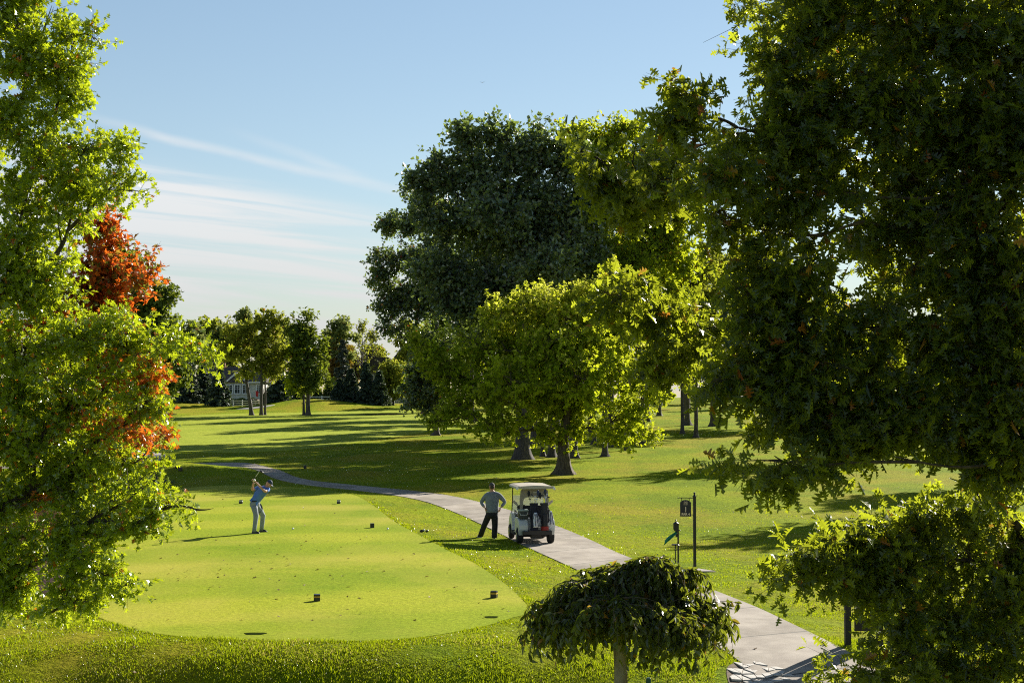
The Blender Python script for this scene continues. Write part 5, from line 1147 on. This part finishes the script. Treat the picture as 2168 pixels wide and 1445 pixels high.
b1.prism(front, (-.56, 0, 0), (0, 1, 0), (0, 0, 1), (.2, 0, 0)); b1.prism(front, (.36, 0, 0), (0, 1, 0), (0, 0, 1), (.2, 0, 0))
b1.prism([(1.24, .30), (1.30, .62), (1.40, .84), (1.62, .865), (1.90, .68), (1.97, .42)], (-.36, 0, 0), (0, 1, 0), (0, 0, 1), (.72, 0, 0))
bo = b1.build('body', CW, cart); bo.modifiers.new('bevel', 'BEVEL').width = .02; bo.modifiers['bevel'].segments = 2; bo.modifiers['bevel'].limit_method = 'ANGLE'
MB().box((0, .9, .29), (1.12, .86, .05)).box((-.57, .88, .27), (.05, .8, .10)).box((.57, .88, .27), (.05, .8, .10)).build('floor', mat('cart_floor', (.03, .03, .03), .8), cart)
for sx in (-1, 1):
    for y_, wd in ((0, .2), (1.65, .17)):
        w = MB(); x = sx * (.60 - wd / 2)
        q = w.cyl((x - wd / 2, y_, .23), (x + wd / 2, y_, .23), .23, n=28); ob = w.build('wheel', RUB, cart, smooth=True)
        md = ob.modifiers.new('bevel', 'BEVEL'); md.width = .035; md.segments = 3; md.limit_method = 'ANGLE'
        xo = x + sx * (wd / 2 + .002); w = MB(); w.cyl((xo - sx * .02, y_, .23), (xo + sx * .006, y_, .23), .115, n=20).cyl((xo, y_, .23), (xo + sx * .02, y_, .23), .035, n=12)
        w.build('rim', RIM, ob)
MB().box((0, -.44, .36), (.94, .12, .13), bev=.02).box((0, -.36, .42), (.56, .30, .03)).build('bumper', BLACK, cart)
MB().box((0, -.1, .24), (.34, .3, .14), bev=.03).cyl((-.42, 0, .23), (.42, 0, .23), .035).build('axle', BLACK, cart)
MB().box((0, .62, .80), (1.04, .46, .12), bev=.04).build('seat', DBLACK, cart)
MB().box((-.26, .34, 1.02), (.48, .09, .30), Matrix.Rotation(R(-10), 3, 'X'), bev=.035).box((.26, .34, 1.02), (.48, .09, .30), Matrix.Rotation(R(-10), 3, 'X'), bev=.035).build('backrest', DBLACK, cart)
a_ = MB()
for sx in (-1, 1): a_.path([(sx * .53, .36, .95), (sx * .54, .70, 1.0), (sx * .53, .78, .86)], .018)
a_.build('armrest', BLACK, cart)
# tan rear canopy frame: wide arch with two legs
arch = [(-.46, .98), (-.385, .98), (-.36, 1.30), (-.335, 1.40), (-.25, 1.44), (.25, 1.44), (.335, 1.40), (.36, 1.30), (.385, .98), (.46, .98), (.47, 1.35), (.44, 1.66), (.36, 1.72), (-.36, 1.72), (-.44, 1.66), (-.47, 1.35)]
MB().prism(arch, (0, .14, 0), (1, 0, 0), (0, 0, 1), (0, .05, 0)).build('canopy_frame', mat('cart_taupe', (.30, .26, .21), .6), cart)
MB().box((.02, .136, 1.60), (.13, .004, .03)).build('plate', mat('plate_grey', (.5, .5, .48), .5), cart)
fs = MB()
for sx in (-1, 1): fs.path([(sx * .53, 1.50, .80), (sx * .55, 1.20, 1.25), (sx * .55, 1.12, 1.76)], .017); fs.cyl((sx * .47, .17, .98), (sx * .5, .25, .78), .018)
fs.build('strut', BLACK, cart)
ro = MB(); n = 16; outl = []
hw, y0_, y1_ = .62, -.14, 1.50
sec = [(-hw, 1.73), (-hw + .02, 1.78), (-hw + .12, 1.815), (0, 1.835), (hw - .12, 1.815), (hw - .02, 1.78), (hw, 1.73), (hw - .05, 1.73), (hw - .08, 1.765), (0, 1.785), (-hw + .08, 1.765), (-hw + .05, 1.73)]
ro.prism(sec, (0, y0_, 0), (1, 0, 0), (0, 0, 1), (0, y1_ - y0_, 0)); ro.box((0, y0_ - .012, 1.768), (hw * 2 - .06, .03, .085), bev=.012); ro.box((0, y1_ + .012, 1.765), (hw * 2 - .06, .03, .07), bev=.01)
rfo = ro.build('roof', TANP, cart)
hr_ = MB()
for sx in (-1, 1): hr_.box((sx * (hw - .03), y0_ - .01, 1.745), (.07, .09, .10), Matrix.Rotation(R(-32 * sx), 3, 'Y'), bev=.012)
hr_.build('corner_cap', mat('cap_white', (.7, .7, .68), .3), rfo)
GW = bpy.data.materials.new('windshield'); GW.use_nodes = True
_nt = GW.node_tree; _b = _nt.nodes['Principled BSDF']; _b.inputs['Base Color'].default_value = (.75, .78, .76, 1); _b.inputs['Alpha'].default_value = .45; _b.inputs['Roughness'].default_value = .2
MB().box((0, 1.40, 1.12), (1.02, .012, .62), Matrix.Rotation(R(10), 3, 'X')).build('windshield', GW, cart)
st = MB(); cc = Vector((-.26, .98, 1.03)); rt = Matrix.Rotation(R(-52), 3, 'X'); pts = [cc + rt @ Vector((math.cos(a) * .17, 0, math.sin(a) * .17)) for a in np.linspace(0, 2 * math.pi, 21)]
st.path(pts, .014, 6); st.cyl(cc, cc + Vector((0, .45, -.28)), .022)
for a in (math.pi / 2 + 1.3, math.pi / 2 - 1.3, -math.pi / 2): st.cyl(cc, cc + rt @ Vector((math.cos(a) * .17, 0, math.sin(a) * .17)), .012, n=6)
st.build('steering_wheel', BLACK, cart)
for sx in (-1, 1):
    MB().prism([(0, 0), (.05, .0), (.17, .10), (.18, .16), (.13, .17), (.04, .10)], (sx * .48, .40, 1.16), (sx, 0, 0), (0, 0, 1), (0, .03, 0)).build('side_mirror', TANP, cart)
MB().box((0, -.30, .90), (.75, .04, .06)).cyl((-.3, -.30, .5), (-.3, -.30, .9), .012).cyl((.3, -.30, .5), (.3, -.30, .9), .012).build('bag_rack', BLACK, cart)
cart_M = Matrix.Translation((CX, CY, CZ)) @ Matrix.Rotation(yaw, 4, 'Z')
def oncart(p): return cart_M @ Vector(p)
# bags and what stands on the cart
def bag(x, lab, mbody, mbase, tilt, towel, seed):
    r = random.Random(seed); loc = oncart((x, -.47, .44)); root = empty('golf_bag', loc, lab, 'golf bag', 'golf bags strapped to the cart', rz=yaw); root.rotation_euler[0] = R(-6)
    b_ = MB(); b_.cyl((0, 0, .10), (0, 0, .80), .115, .125, 18).cyl((0, 0, .80), (0, 0, .86), .14, .14, 18); bd_ = b_.build('bag_body', mbody, root, smooth=True)
    MB().cyl((0, 0, 0), (0, 0, .12), .125, .122, 18).build('base', mbase, root, smooth=True)
    MB().box((0, -.125, .32), (.15, .07, .36), bev=.025).box((.115, 0, .45), (.06, .14, .4), bev=.02).box((-.115, -.02, .5), (.05, .12, .3), bev=.02).build('pocket', mbody, root)
    MB().path([(.09, -.12, .72), (.16, -.2, .55), (.14, -.19, .34), (.06, -.14, .25)], .014).build('strap', DBLACK, root)
    for i in range(7):
        a = i / 7 * 6.28 + r.random(); bx_, by_ = .075 * math.cos(a), .075 * math.sin(a); tz = r.uniform(.96, 1.16); tx = bx_ * 1.7 + r.uniform(-.03, .03)
        c_ = MB().cyl((bx_, by_, .84), (tx, by_ * 1.5, tz), .006, n=6)
        co_ = c_.build('club_shaft', RIM, root)
        if i in (0, 3): MB().ball((tx, by_ * 1.5, tz + .05), (.045, .04, .10), 12).build('head_cover', [mat('navy_cover', (.02, .03, .08), .7), DBLACK][i // 3], co_, smooth=True)
        else: MB().box((tx + .02, by_ * 1.5, tz + .015), (.08, .02, .045), Matrix.Rotation(r.uniform(-.4, .4), 3, 'Y'), bev=.008).build('club_head', RIM if i % 2 else BLACK, co_)
    return root
NAVY = mat('navy_bag', (.006, .007, .02), .8); REDB = mat('red_trim', (.30, .015, .01), .6); GREYB = mat('grey_bag', (.03, .03, .036), .8)
bag(-.10, 'navy and red golf bag, left one on the cart, under a striped towel', NAVY, NAVY, 0, 1, 1)
bag(.24, 'dark grey golf bag with red base, right one on the cart', GREYB, REDB, 0, 1, 2)
# red mouth trim & tall cover on the left bag
def cloth(name, pts, loc, lab, m_, stripes=None, cat='towel', grp='white towels hanging on the golf bags'):
    root = empty(name, loc, lab, cat, grp, rz=yaw); mb = MB(); nseg = 8; L_ = []
    for i in range(nseg + 1):
        t = i / nseg; w_ = pts[0] + (pts[1] - pts[0]) * math.sin(min(t * 1.4, 1) * 1.57); row_ = []
        for j in range(9):
            u = j / 8 - .5; row_.append(mb.bm.verts.new((u * w_ * 2 + pts[3] * t, -.03 - .03 * math.cos(u * 9 + t * 2) - .02 * t, -pts[2] * t)))
        L_.append(row_)
    for a, b_ in zip(L_[:-1], L_[1:]):
        for j in range(8): mb.bm.faces.new((a[j], a[j + 1], b_[j + 1], b_[j]))
    o = mb.build('cloth', m_, root, smooth=True); md = o.modifiers.new('t', 'SOLIDIFY'); md.thickness = .012
    if stripes:
        s_ = MB()
        for x in stripes: s_.path([(x * .4, -.085, -.04), (x, -.088, -pts[2] * .45), (x * 1.15 + pts[3] * .8, -.10, -pts[2] * .96)], .011, 6)
        s_.build('stripe', mat('navy_stripe', (.02, .025, .07), .8), root)
    return root
TW = mat('white_towel', (.80, .82, .9), .9, bump=(40, .4, .01))
cloth('towel', (.03, .105, .46, .03), oncart((-.10, -.67, 1.02)), 'white towel with navy stripes hanging on the left golf bag', TW, (-.09, -.02, .05, .09))
cloth('towel', (.02, .055, .44, .03), oncart((.40, -.60, 1.06)), 'narrow white towel hanging at the right edge of the right golf bag', TW, (-.03, .05))
cx_ = empty('cooler_box', oncart((-.42, -.20, .80)), 'dark cooler box with pale lid on the left rear fender of the cart', 'cooler', rz=yaw)
MB().box((0, 0, .125), (.30, .26, .23), bev=.02).build('box', mat('cooler_dark', (.02, .03, .03), .5), cx_); MB().box((0, 0, .262), (.32, .28, .045), bev=.012).build('lid', mat('cooler_lid', (.30, .36, .34), .4), cx_)
MB().path([(-.13, -.14, .2), (-.1, -.16, .12), (.1, -.16, .12), (.13, -.14, .2)], .008).build('handle', mat('white_plastic', (.6, .6, .58), .5), cx_)

# ------------------------------------------------------------------ signs, posts
SIGNB = mat('sign_navy', (.008, .010, .022), .4); GOLD = mat('sign_lettering', (.75, .60, .45), .5)
def text(s, size, loc, parent, name='lettering', m_=GOLD, ex=.003):
    c = bpy.data.curves.new(name, 'FONT'); c.body = s; c.size = size; c.align_x = 'CENTER'; c.align_y = 'CENTER'; c.extrude = ex; c.offset = .0035
    o = bpy.data.objects.new(name, c); COL.objects.link(o); dg = bpy.context.evaluated_depsgraph_get(); dg.update()
    me = bpy.data.meshes.new_from_object(o.evaluated_get(dg)); bpy.data.objects.remove(o); me.materials.clear(); me.materials.append(m_)
    me.transform(Matrix.Translation(Vector(loc)) @ Matrix.Rotation(R(90), 4, 'X'))
    o2 = bpy.data.objects.new(name, me); COL.objects.link(o2); o2.parent = parent; return o2
sg = G(1471, 1205); SK = sg[1] / FPX
sign = empty('hole_sign', sg, 'black post with hanging arched plate reading 1 PAR 4', 'sign')
top_z = P(0, 1050, sg[1])[2] - sg[2]
p_ = MB().box((0, 0, top_z / 2 - .1), (.078, .078, top_z + .2)).box((0, 0, top_z), (.092, .092, .03)).cyl((0, 0, top_z + .01), (0, 0, top_z + .06), .04, .015, 8).ball((0, 0, top_z + .085), (.03, .03, .032), 12); p_.build('post', BLACK, sign)
def sx_(px): return (px - 1471.5) * SK
def sz_(py): return P(0, py, sg[1])[2] - sg[2]
MB().box((sx_(1454), -.0, sz_(1053.2)), (sx_(1471) - sx_(1436.5), .02, .02)).ball((sx_(1436.5), 0, sz_(1053.2)), (.014, .014, .014), 8).cyl((sx_(1444.4), 0, sz_(1053)), (sx_(1444.4), 0, sz_(1062)), .009, n=6).cyl((sx_(1460.4), 0, sz_(1053)), (sx_(1460.4), 0, sz_(1061.5)), .009, n=6).box((sx_(1466.5), 0, sz_(1089)), (.11, .015, .015)).build('bracket', BLACK, sign)
xl, xr, zb_, zt = sx_(1441.2), sx_(1464.2), sz_(1092.5), sz_(1062.2); xm = (xl + xr) / 2; zp = sz_(1057.4)
ol = [(xl, zb_), (xr, zb_), (xr, zt)] + [(xm + (xr - xm) * .78 * math.cos(a), zt + (zp - zt) * math.sin(a) ** .9) for a in np.linspace(.12, math.pi - .12, 13)] + [(xl, zt)]
pl = MB().prism(ol, (0, -.015, 0), (1, 0, 0), (0, 0, 1), (0, .03, 0)).build('plate', SIGNB, sign)
text('1', .19, (xm, -.018, sz_(1078)), pl); text('PAR 4', .088, (xm, -.018, sz_(1087.8)), pl)
lg = MB(); z1, z0 = sz_(1060.6), sz_(1068.4)
for dx in (-.042, -.016, .016, .042): lg.box((xm + dx, -.018, (z0 + z1) / 2), (.009, .006, z1 - z0))
lg.box((xm - .029, -.0181, z1 - .004), (.03, .006, .009)); lg.box((xm + .029, -.0181, z1 - .004), (.03, .006, .009)); lg.box((xm, -.0182, z1 - .022), (.03, .006, .008)); lg.box((xm + .029, -.0183, (z0 + z1) / 2), (.03, .006, .007))
lg.build('emblem', GOLD, pl)
pdz = G(1476, 1209)
sheet('path_pad', [(pdz[0] - .55, pdz[1] - .25), (pdz[0] + .48, pdz[1] - .12), (pdz[0] + .10, pdz[1] + .45), (pdz[0] - .5, pdz[1] + .4)], .03, mat('pad_concrete', (.33, .29, .26)), .3)
# ball washer
bw = G(1436, 1190); k = bw[1] / FPX
wash = empty('ball_washer', bw, 'black ball washer on a short post left of the hole sign', 'ball washer')
zz = lambda py: P(0, py, bw[1])[2] - bw[2]
MB().cyl((0, 0, -.1), (0, 0, zz(1120)), .024).build('post', BLACK, wash)
bx0 = -.06; MB().prism([(bx0 - .075, zz(1107)), (bx0 + .075, zz(1107)), (bx0 + .075, zz(1119)), (bx0 + .05, zz(1123)), (bx0 - .05, zz(1123)), (bx0 - .075, zz(1119))], (0, -.06, 0), (1, 0, 0), (0, 0, 1), (0, .12, 0)).cyl((bx0, 0, zz(1107)), (bx0, 0, zz(1103.5)), .085, .02, 8).cyl((bx0, 0, zz(1104)), (bx0, 0, zz(1101.5)), .01, n=8).ball((bx0, 0, zz(1100.5)), (.022, .022, .022), 10).cyl((bx0, 0, zz(1123)), (bx0 + .03, 0, zz(1126)), .045, .03, 10).box((bx0 + .02, 0, zz(1132)), (.07, .08, .11), bev=.02).build('housing', BLACK, wash)
MB().cyl((0, 0, zz(1122)), (.045, 0, zz(1122)), .012).ball((.05, 0, zz(1122)), (.02, .02, .02), 8).build('handle', BLACK, wash)
MB().cyl((bx0 - .02, 0, zz(1153)), (bx0 - .02, 0, zz(1151)), .12, .10, 16).cyl((bx0 - .02, 0, 0), (bx0 - .02, 0, zz(1152)), .015, n=8).build('waste_lid', BLACK, wash)
tb = MB(); rows = []
for i in range(9):
    t = i / 8; x = -.03 - .36 * t; z = zz(1126) - (zz(1126) - zz(1148)) * t ** 1.15; w_ = .035 + .055 * math.sin(min(1, t * 1.5 + .1) * 1.57) * (1 if t < .85 else (1 - (t - .85) * 4))
    rows.append([tb.bm.verts.new((x + .35 * w_ * u, -.02 + .03 * math.sin(u * 3 + t * 5), z + w_ * u)) for u in np.linspace(-1, 1, 5)])
for a, b_ in zip(rows[:-1], rows[1:]):
    for j in range(4): tb.bm.faces.new((a[j], a[j + 1], b_[j + 1], b_[j]))
tw = tb.build('towel', mat('green_towel', (.02, .20, .13), .9, bump=(60, .3, .01)), None, loc=bw, smooth=True); tag(tw, 'green towel blown sideways from the ball washer', 'towel'); tw.modifiers.new('t', 'SOLIDIFY').thickness = .01
# kiosk at lower right
kg = G(1795, 1368); KY = kg[1]; k = KY / FPX
ki = empty('notice_board', kg, 'black wooden notice board on posts behind the lower oak leaves', 'notice board')
zz = lambda py: P(0, py, KY)[2] - kg[2]
DW = mat('dark_wood', (.018, .014, .012), .6, noise=(8, .4)); DP = mat('dark_panel', (.035, .025, .02), .7, noise=(8, .4))
for x in (0, .60): MB().box((x, 0, .72), (.11, .11, 1.9)).build('post', DW, ki)
MB().box((.34, .0, .82), (.42, .05, 1.05)).build('panel', DP, ki)
MB().prism([(-.16, 1.58), (.30, 1.82), (.76, 1.58), (.76, 1.52), (-.16, 1.52)], (0, -.14, 0), (1, 0, 0), (0, 0, 1), (0, .28, 0)).build('roof', DW, ki)
# flagstones by the path
rs = random.Random(9)
fo = G(1608, 1430); gvx = {}
for i in range(8):
    for j in range(6): gvx[i, j] = np.array((fo[0] + (i - 3.5) * .15 - (j - 2.5) * .10 + rs.uniform(-.055, .055), fo[1] + (j - 2.5) * .34 + (i - 3.5) * .05 + rs.uniform(-.11, .11)))
for i in range(7):
    for j in range(5):
        q4 = [gvx[i, j], gvx[i + 1, j], gvx[i + 1, j + 1], gvx[i, j + 1]]; c4 = sum(q4) / 4
        if ((c4[0] - fo[0]) / .52) ** 2 + ((c4[1] - fo[1]) / .85) ** 2 > 1 or rs.random() < .12: continue
        parts_ = [q4] if rs.random() < .5 else [[q4[0], q4[1], q4[2]], [q4[0], q4[2], q4[3]]]
        for q_ in parts_:
            cc_ = sum(q_) / len(q_); pp_ = [tuple((p - cc_) * .90) for p in q_]
            o = MB().prism(pp_, (0, 0, 0), (1, 0, 0), (0, 1, 0), (0, 0, .04)).build('flagstone', CRACK, None, loc=(cc_[0], cc_[1], h1(*cc_) - .018 + rs.uniform(0, .008)))
            tag(o, 'pale broken flagstone piece in the patch at the near path edge', 'stone', 'broken flagstones beside the path')
sheet('stone_bed', smooth_closed([(fo[0] - .55, fo[1] - .9), (fo[0] + .1, fo[1] - 1.0), (fo[0] + .55, fo[1] - .2), (fo[0] + .1, fo[1] + .9), (fo[0] - .45, fo[1] + .6)], 40), .008, mat('dry_soil', (.16, .11, .07), .95, noise=(12, .5)), .3)
# ------------------------------------------------------------------ small things on the tee
YB = mat('yellow_band', (.55, .33, .02), .5); WB = mat('white_band', (.7, .7, .7), .5)
def marker(px, py, band, lab, hm=.155, grp='black tee markers'):
    g = G(px, py); root = empty('tee_marker', g, lab, 'tee marker', grp, rz=rs.uniform(-.3, .3)); s = hm
    MB().box((0, 0, s * .29), (s * .92, s * .92, s * .56), bev=.006).box((0, 0, s * .85), (s * .92, s * .92, s * .30), bev=.006).build('block', BLACK, root)
    MB().box((0, 0, s * .65), (s * .935, s * .935, s * .16)).build('band', band or BLACK, root)
marker(671, 1271.5, YB, 'black tee marker with yellow band, nearest to the front left of the tee')
marker(1046, 1264.5, YB, 'black tee marker with yellow band at the right edge of the tee')
marker(788, 1116.5, SIGNB, 'plain black tee marker near the right edge, level with the golfer')
marker(510, 1065.5, WB, 'black tee marker with white band left of the golfer')
marker(717, 1065.5, WB, 'black tee marker with white band right of the golfer, further back')
marker(374.5, 990, None, 'small dark marker on the far second tee, left and further one', .2); marker(382, 996.5, None, 'small dark marker on the far second tee, right and nearer one', .2)
marker(646, 991.5, None, 'small dark marker on the shaded lawn beyond the path', .2)
BALL = mat('golf_ball', (.85, .85, .85), .35, bump=(300, .4, .001))
for px, py, lab in [(620.5, 1120.5, 'white golf ball on the tee right of the golfer'), (821, 1121, 'white golf ball near the right edge of the tee beside the plain marker')]:
    g = G(px, py); o = MB().ball((0, 0, 0), (.036, .036, .036), 16).build('golf_ball', BALL, None, loc=(g[0], g[1], g[2] + .036), smooth=True); tag(o, lab, 'golf ball', 'golf balls on the tee')
g = G(898, 1126); hc = empty('head_cover', g, 'small black and white club cover lying on the slope left of the standing man', 'club cover', rz=.3)
MB().ball((-.08, 0, .045), (.085, .05, .045), 12).ball((.09, -.02, .04), (.06, .045, .04), 12).build('shell', BLACK, hc, smooth=True); MB().ball((.0, .0, .07), (.03, .03, .042), 10).ball((.125, 0, .055), (.028, .03, .03), 10).build('tip', WHITE, hc, smooth=True)
g = G(1373, 1444); sp = empty('irrigation_marker', g, 'tiny dark green peg in the grass right of the weeping tree trunk', 'marker'); MB().cyl((0, 0, -.05), (0, 0, .07), .045, n=14).cyl((0, 0, .07), (0, 0, .085), .038, .03, 14).build('cap', mat('dark_green_plastic', (.01, .07, .05), .5), sp)
for px, py, w_ in [(540, 1341, .42), (1040, 1306, .28)]:
    g = G(px, py)
    a = np.linspace(0, 2 * np.pi, 26)[:-1]; sheet('divot', np.stack([g[0] + w_ / 2 * np.cos(a) * (1 + .15 * np.sin(3 * a)), g[1] + .17 * np.sin(a) * (1 + .2 * np.cos(2 * a))], -1), .008, mat('divot_soil', (.03, .045, .01), 1, spec=0, noise=(20, .5)), .1, skirt=.004)
# bird
bp_ = P(1021, 175, 90); bd = MB(); bd.ball((0, 0, 0), (.05, .13, .045), 10).prism([(0, -.04), (.16, .03), (.33, -.05), (.16, -.10)], (0.02, .03, .01), (1, 0, .25), (0, 1, 0), (0, 0, .012)).prism([(0, -.04), (-.16, .03), (-.33, -.05), (-.16, -.10)], (-.02, .03, .01), (1, 0, -.25), (0, 1, 0), (0, 0, .012)).ball((0, .13, .02), (.03, .04, .03), 8)
b_ = bd.build('bird', BLACK, None, loc=bp_); b_.scale = (.45, .45, .45); tag(b_, 'tiny dark bird high in the clear sky', 'bird')
# dark plants by the second tee and the tan grasses on the left
L_TAN = leaf_mat('tan_plume', (.30, .2, .13), (.5, .36, .25), trans=(.5, .36, .22), tmix=.4, rough=.8)
def grass_clump(px, py, hgt_, lab, m_, n=900, seed=0, rad=.5, name='ornamental_grass', grp=None):
    g = G(px, py); rng = np.random.default_rng(seed); root = empty(name, g, lab, 'plant', grp)
    th = rng.uniform(0, 6.28, n); r_ = rad * rng.random(n); s = np.stack([np.cos(th) * r_ * .3, np.sin(th) * r_ * .3, np.zeros(n) - .02], -1)
    L_ = hgt_ * rng.uniform(.55, 1.1, n); e = s + np.stack([np.cos(th) * r_ * 1.3, np.sin(th) * r_ * 1.3, L_], -1); e[:, 2] -= r_ * .4
    t4 = np.linspace(0, 1, 5); md = s * .6 + e * .4; md[:, 2] += L_ * .25
    Pt = bez(s[:, None], md[:, None], e[:, None], np.broadcast_to(t4, (n, 5))); V, F = tubes(Pt, np.broadcast_to(.012 * (1.1 - t4), (n, 5)), 3)
    np_mesh('blades', [(V, F, {'rnd': np.repeat(rng.random(n), 15)})], m_, root)
for i, (px, py, h_, lab) in enumerate([(12, 1175, 1.5, 'tan ornamental grass at the very left edge'), (60, 1168, 1.3, 'tan ornamental grass second from the left edge'), (-25, 1215, 1.4, 'tan ornamental grass nearest, cut by the left edge'), (120, 1150, 1.1, 'tan ornamental grass at the right end of the mulch'), (90, 1120, 1.2, 'tan ornamental grass furthest back behind the mulch')]):
    grass_clump(px, py, h_, lab, L_TAN, 1100, i, .6, grp='tan ornamental grasses in the mulch bed')
for i, (px, py, h_, lab) in enumerate([(300, 1022, .55, 'low dark spiky plant left in the bed by the second tee'), (322, 1026, .5, 'low dark spiky plant in the middle of the bed by the second tee'), (342, 1024, .42, 'low dark spiky plant right in the bed by the second tee'), (275, 1026, .6, 'low dark spiky plant behind the oak leaves by the second tee')]):
    grass_clump(px, py, h_, lab, L_BLUE, 260, 20 + i, .6, name='spiky_plant', grp='dark spiky plants by the second tee')

# ------------------------------------------------------------------ grass blades, litter
L_GR = leaf_mat('grass_blade', (.06, .12, .003), (.17, .235, .006), ((.3, .27, .04), (.42, .38, .08)), trans=(.48, .58, .008), tmix=.42, rough=.32, spec=.5)
def blades():
    rng = np.random.default_rng(5)
    N0 = 900000
    y = 21.5 + (62 - 21.5) * rng.random(N0) ** 2.1; x = (rng.random(N0) - .5) * 2 * (1120 / FPX * y)
    d, ins = seg_dist(x, y, TEE[::2])
    pl, pr = np.array(_l)[::-1], np.array(_r)
    pp = np.concatenate([np.array(_r), np.array(_l)[::-1]]); dp, inp = seg_dist(x, y, pp)
    dens = np.where(y < 30, 1, np.clip(1 - (y - 30) / 26, .1, 1)); edge = (d < .35) | (dp < .18)
    inp = inp & (dp > .07 * (.3 + .7 * np.abs(np.sin(x * 3.1 + y * 2.3)))); keep = ~ins & ~inp & ((rng.random(N0) < dens * .62) | edge)
    # bare earth around the flagstones and the mulch
    keep &= ~(((x - fo[0]) / .75) ** 2 + ((y - fo[1]) / .9) ** 2 < 1)
    x, y, d, dp = x[keep], y[keep], d[keep], dp[keep]; n = len(x)
    z = hgt(x, y) - .01
    patch = .25 + 1.5 * np.clip(.5 + .5 * np.sin(x * 1.9 + np.sin(y * 1.3) * 2) * np.sin(y * 2.3 + np.sin(x * .9) * 2), 0, 1)
    hh = rng.uniform(.014, .046, n) * patch * np.where(y < 29, 1.2, .85) * np.where(d < .25, 1.25, 1)
    w_ = rng.uniform(.004, .008, n) * (1 + (y - 22) / 18)
    th = rng.uniform(0, 6.28, n); ln = rng.uniform(.0, .9, n); ph = rng.uniform(0, 6.28, n)
    b0 = np.stack([x, y, z], -1); sd = np.stack([np.cos(th), np.sin(th), th * 0], -1) * w_[:, None]
    tip = b0 + np.stack([np.cos(ph) * ln * hh, np.sin(ph) * ln * hh, hh], -1)
    mid = b0 * .5 + tip * .5 + np.array((0, 0, 1)) * (hh * .12)[:, None]
    V = np.stack([b0 - sd, b0 + sd, mid + sd * .8, tip, mid - sd * .8], 1).reshape(-1, 3)
    F = np.arange(n)[:, None] * 5 + np.arange(5)[None]
    tag(np_mesh('grass', [(V, F, {'rnd': np.repeat(np.clip(rng.random(n) * .55 + (patch - .25) * .33, 0, 1), 5), 'aut': np.repeat((rng.random(n) < .05 + .22 * (np.sin(x * .9 + 2) * np.sin(y * 1.7 + x * .5) > .55)) * 1.0, 5)})], L_GR), kind='stuff')
    print('blades', n)
blades()
def litter():
    rng = np.random.default_rng(8); n = 260
    y = 24 + 60 * rng.random(n) ** 1.3; x = (rng.random(n) - .5) * 2 * (900 / FPX * y); d, ins = seg_dist(x, y, TEE[::2])
    # clustered on the tee
    k_ = 90; cx_, cy_ = -7 + 5 * rng.normal(size=k_) * .6, 38 + rng.normal(size=k_) * 4; x = np.concatenate([x, cx_]); y = np.concatenate([y, cy_]); n = len(x)
    z = hgt(x, y) + .02; q = np.stack([x, y, z], -1)
    d_ = rand_unit(rng, n); d_[:, 2] *= .25; nr = norm(rand_unit(rng, n) * .5 + np.array((0, 0, 1)))
    lm = leaf_mat('litter_leaf', (.06, .035, .012), (.22, .11, .03), trans=(.2, .12, .03), tmix=.2, rough=.6)
    tag(np_mesh('fallen_leaves', [leaves(q, d_, nr, rng.uniform(.05, .12, n), 'oak_s', rng)], lm), kind='stuff')
litter()
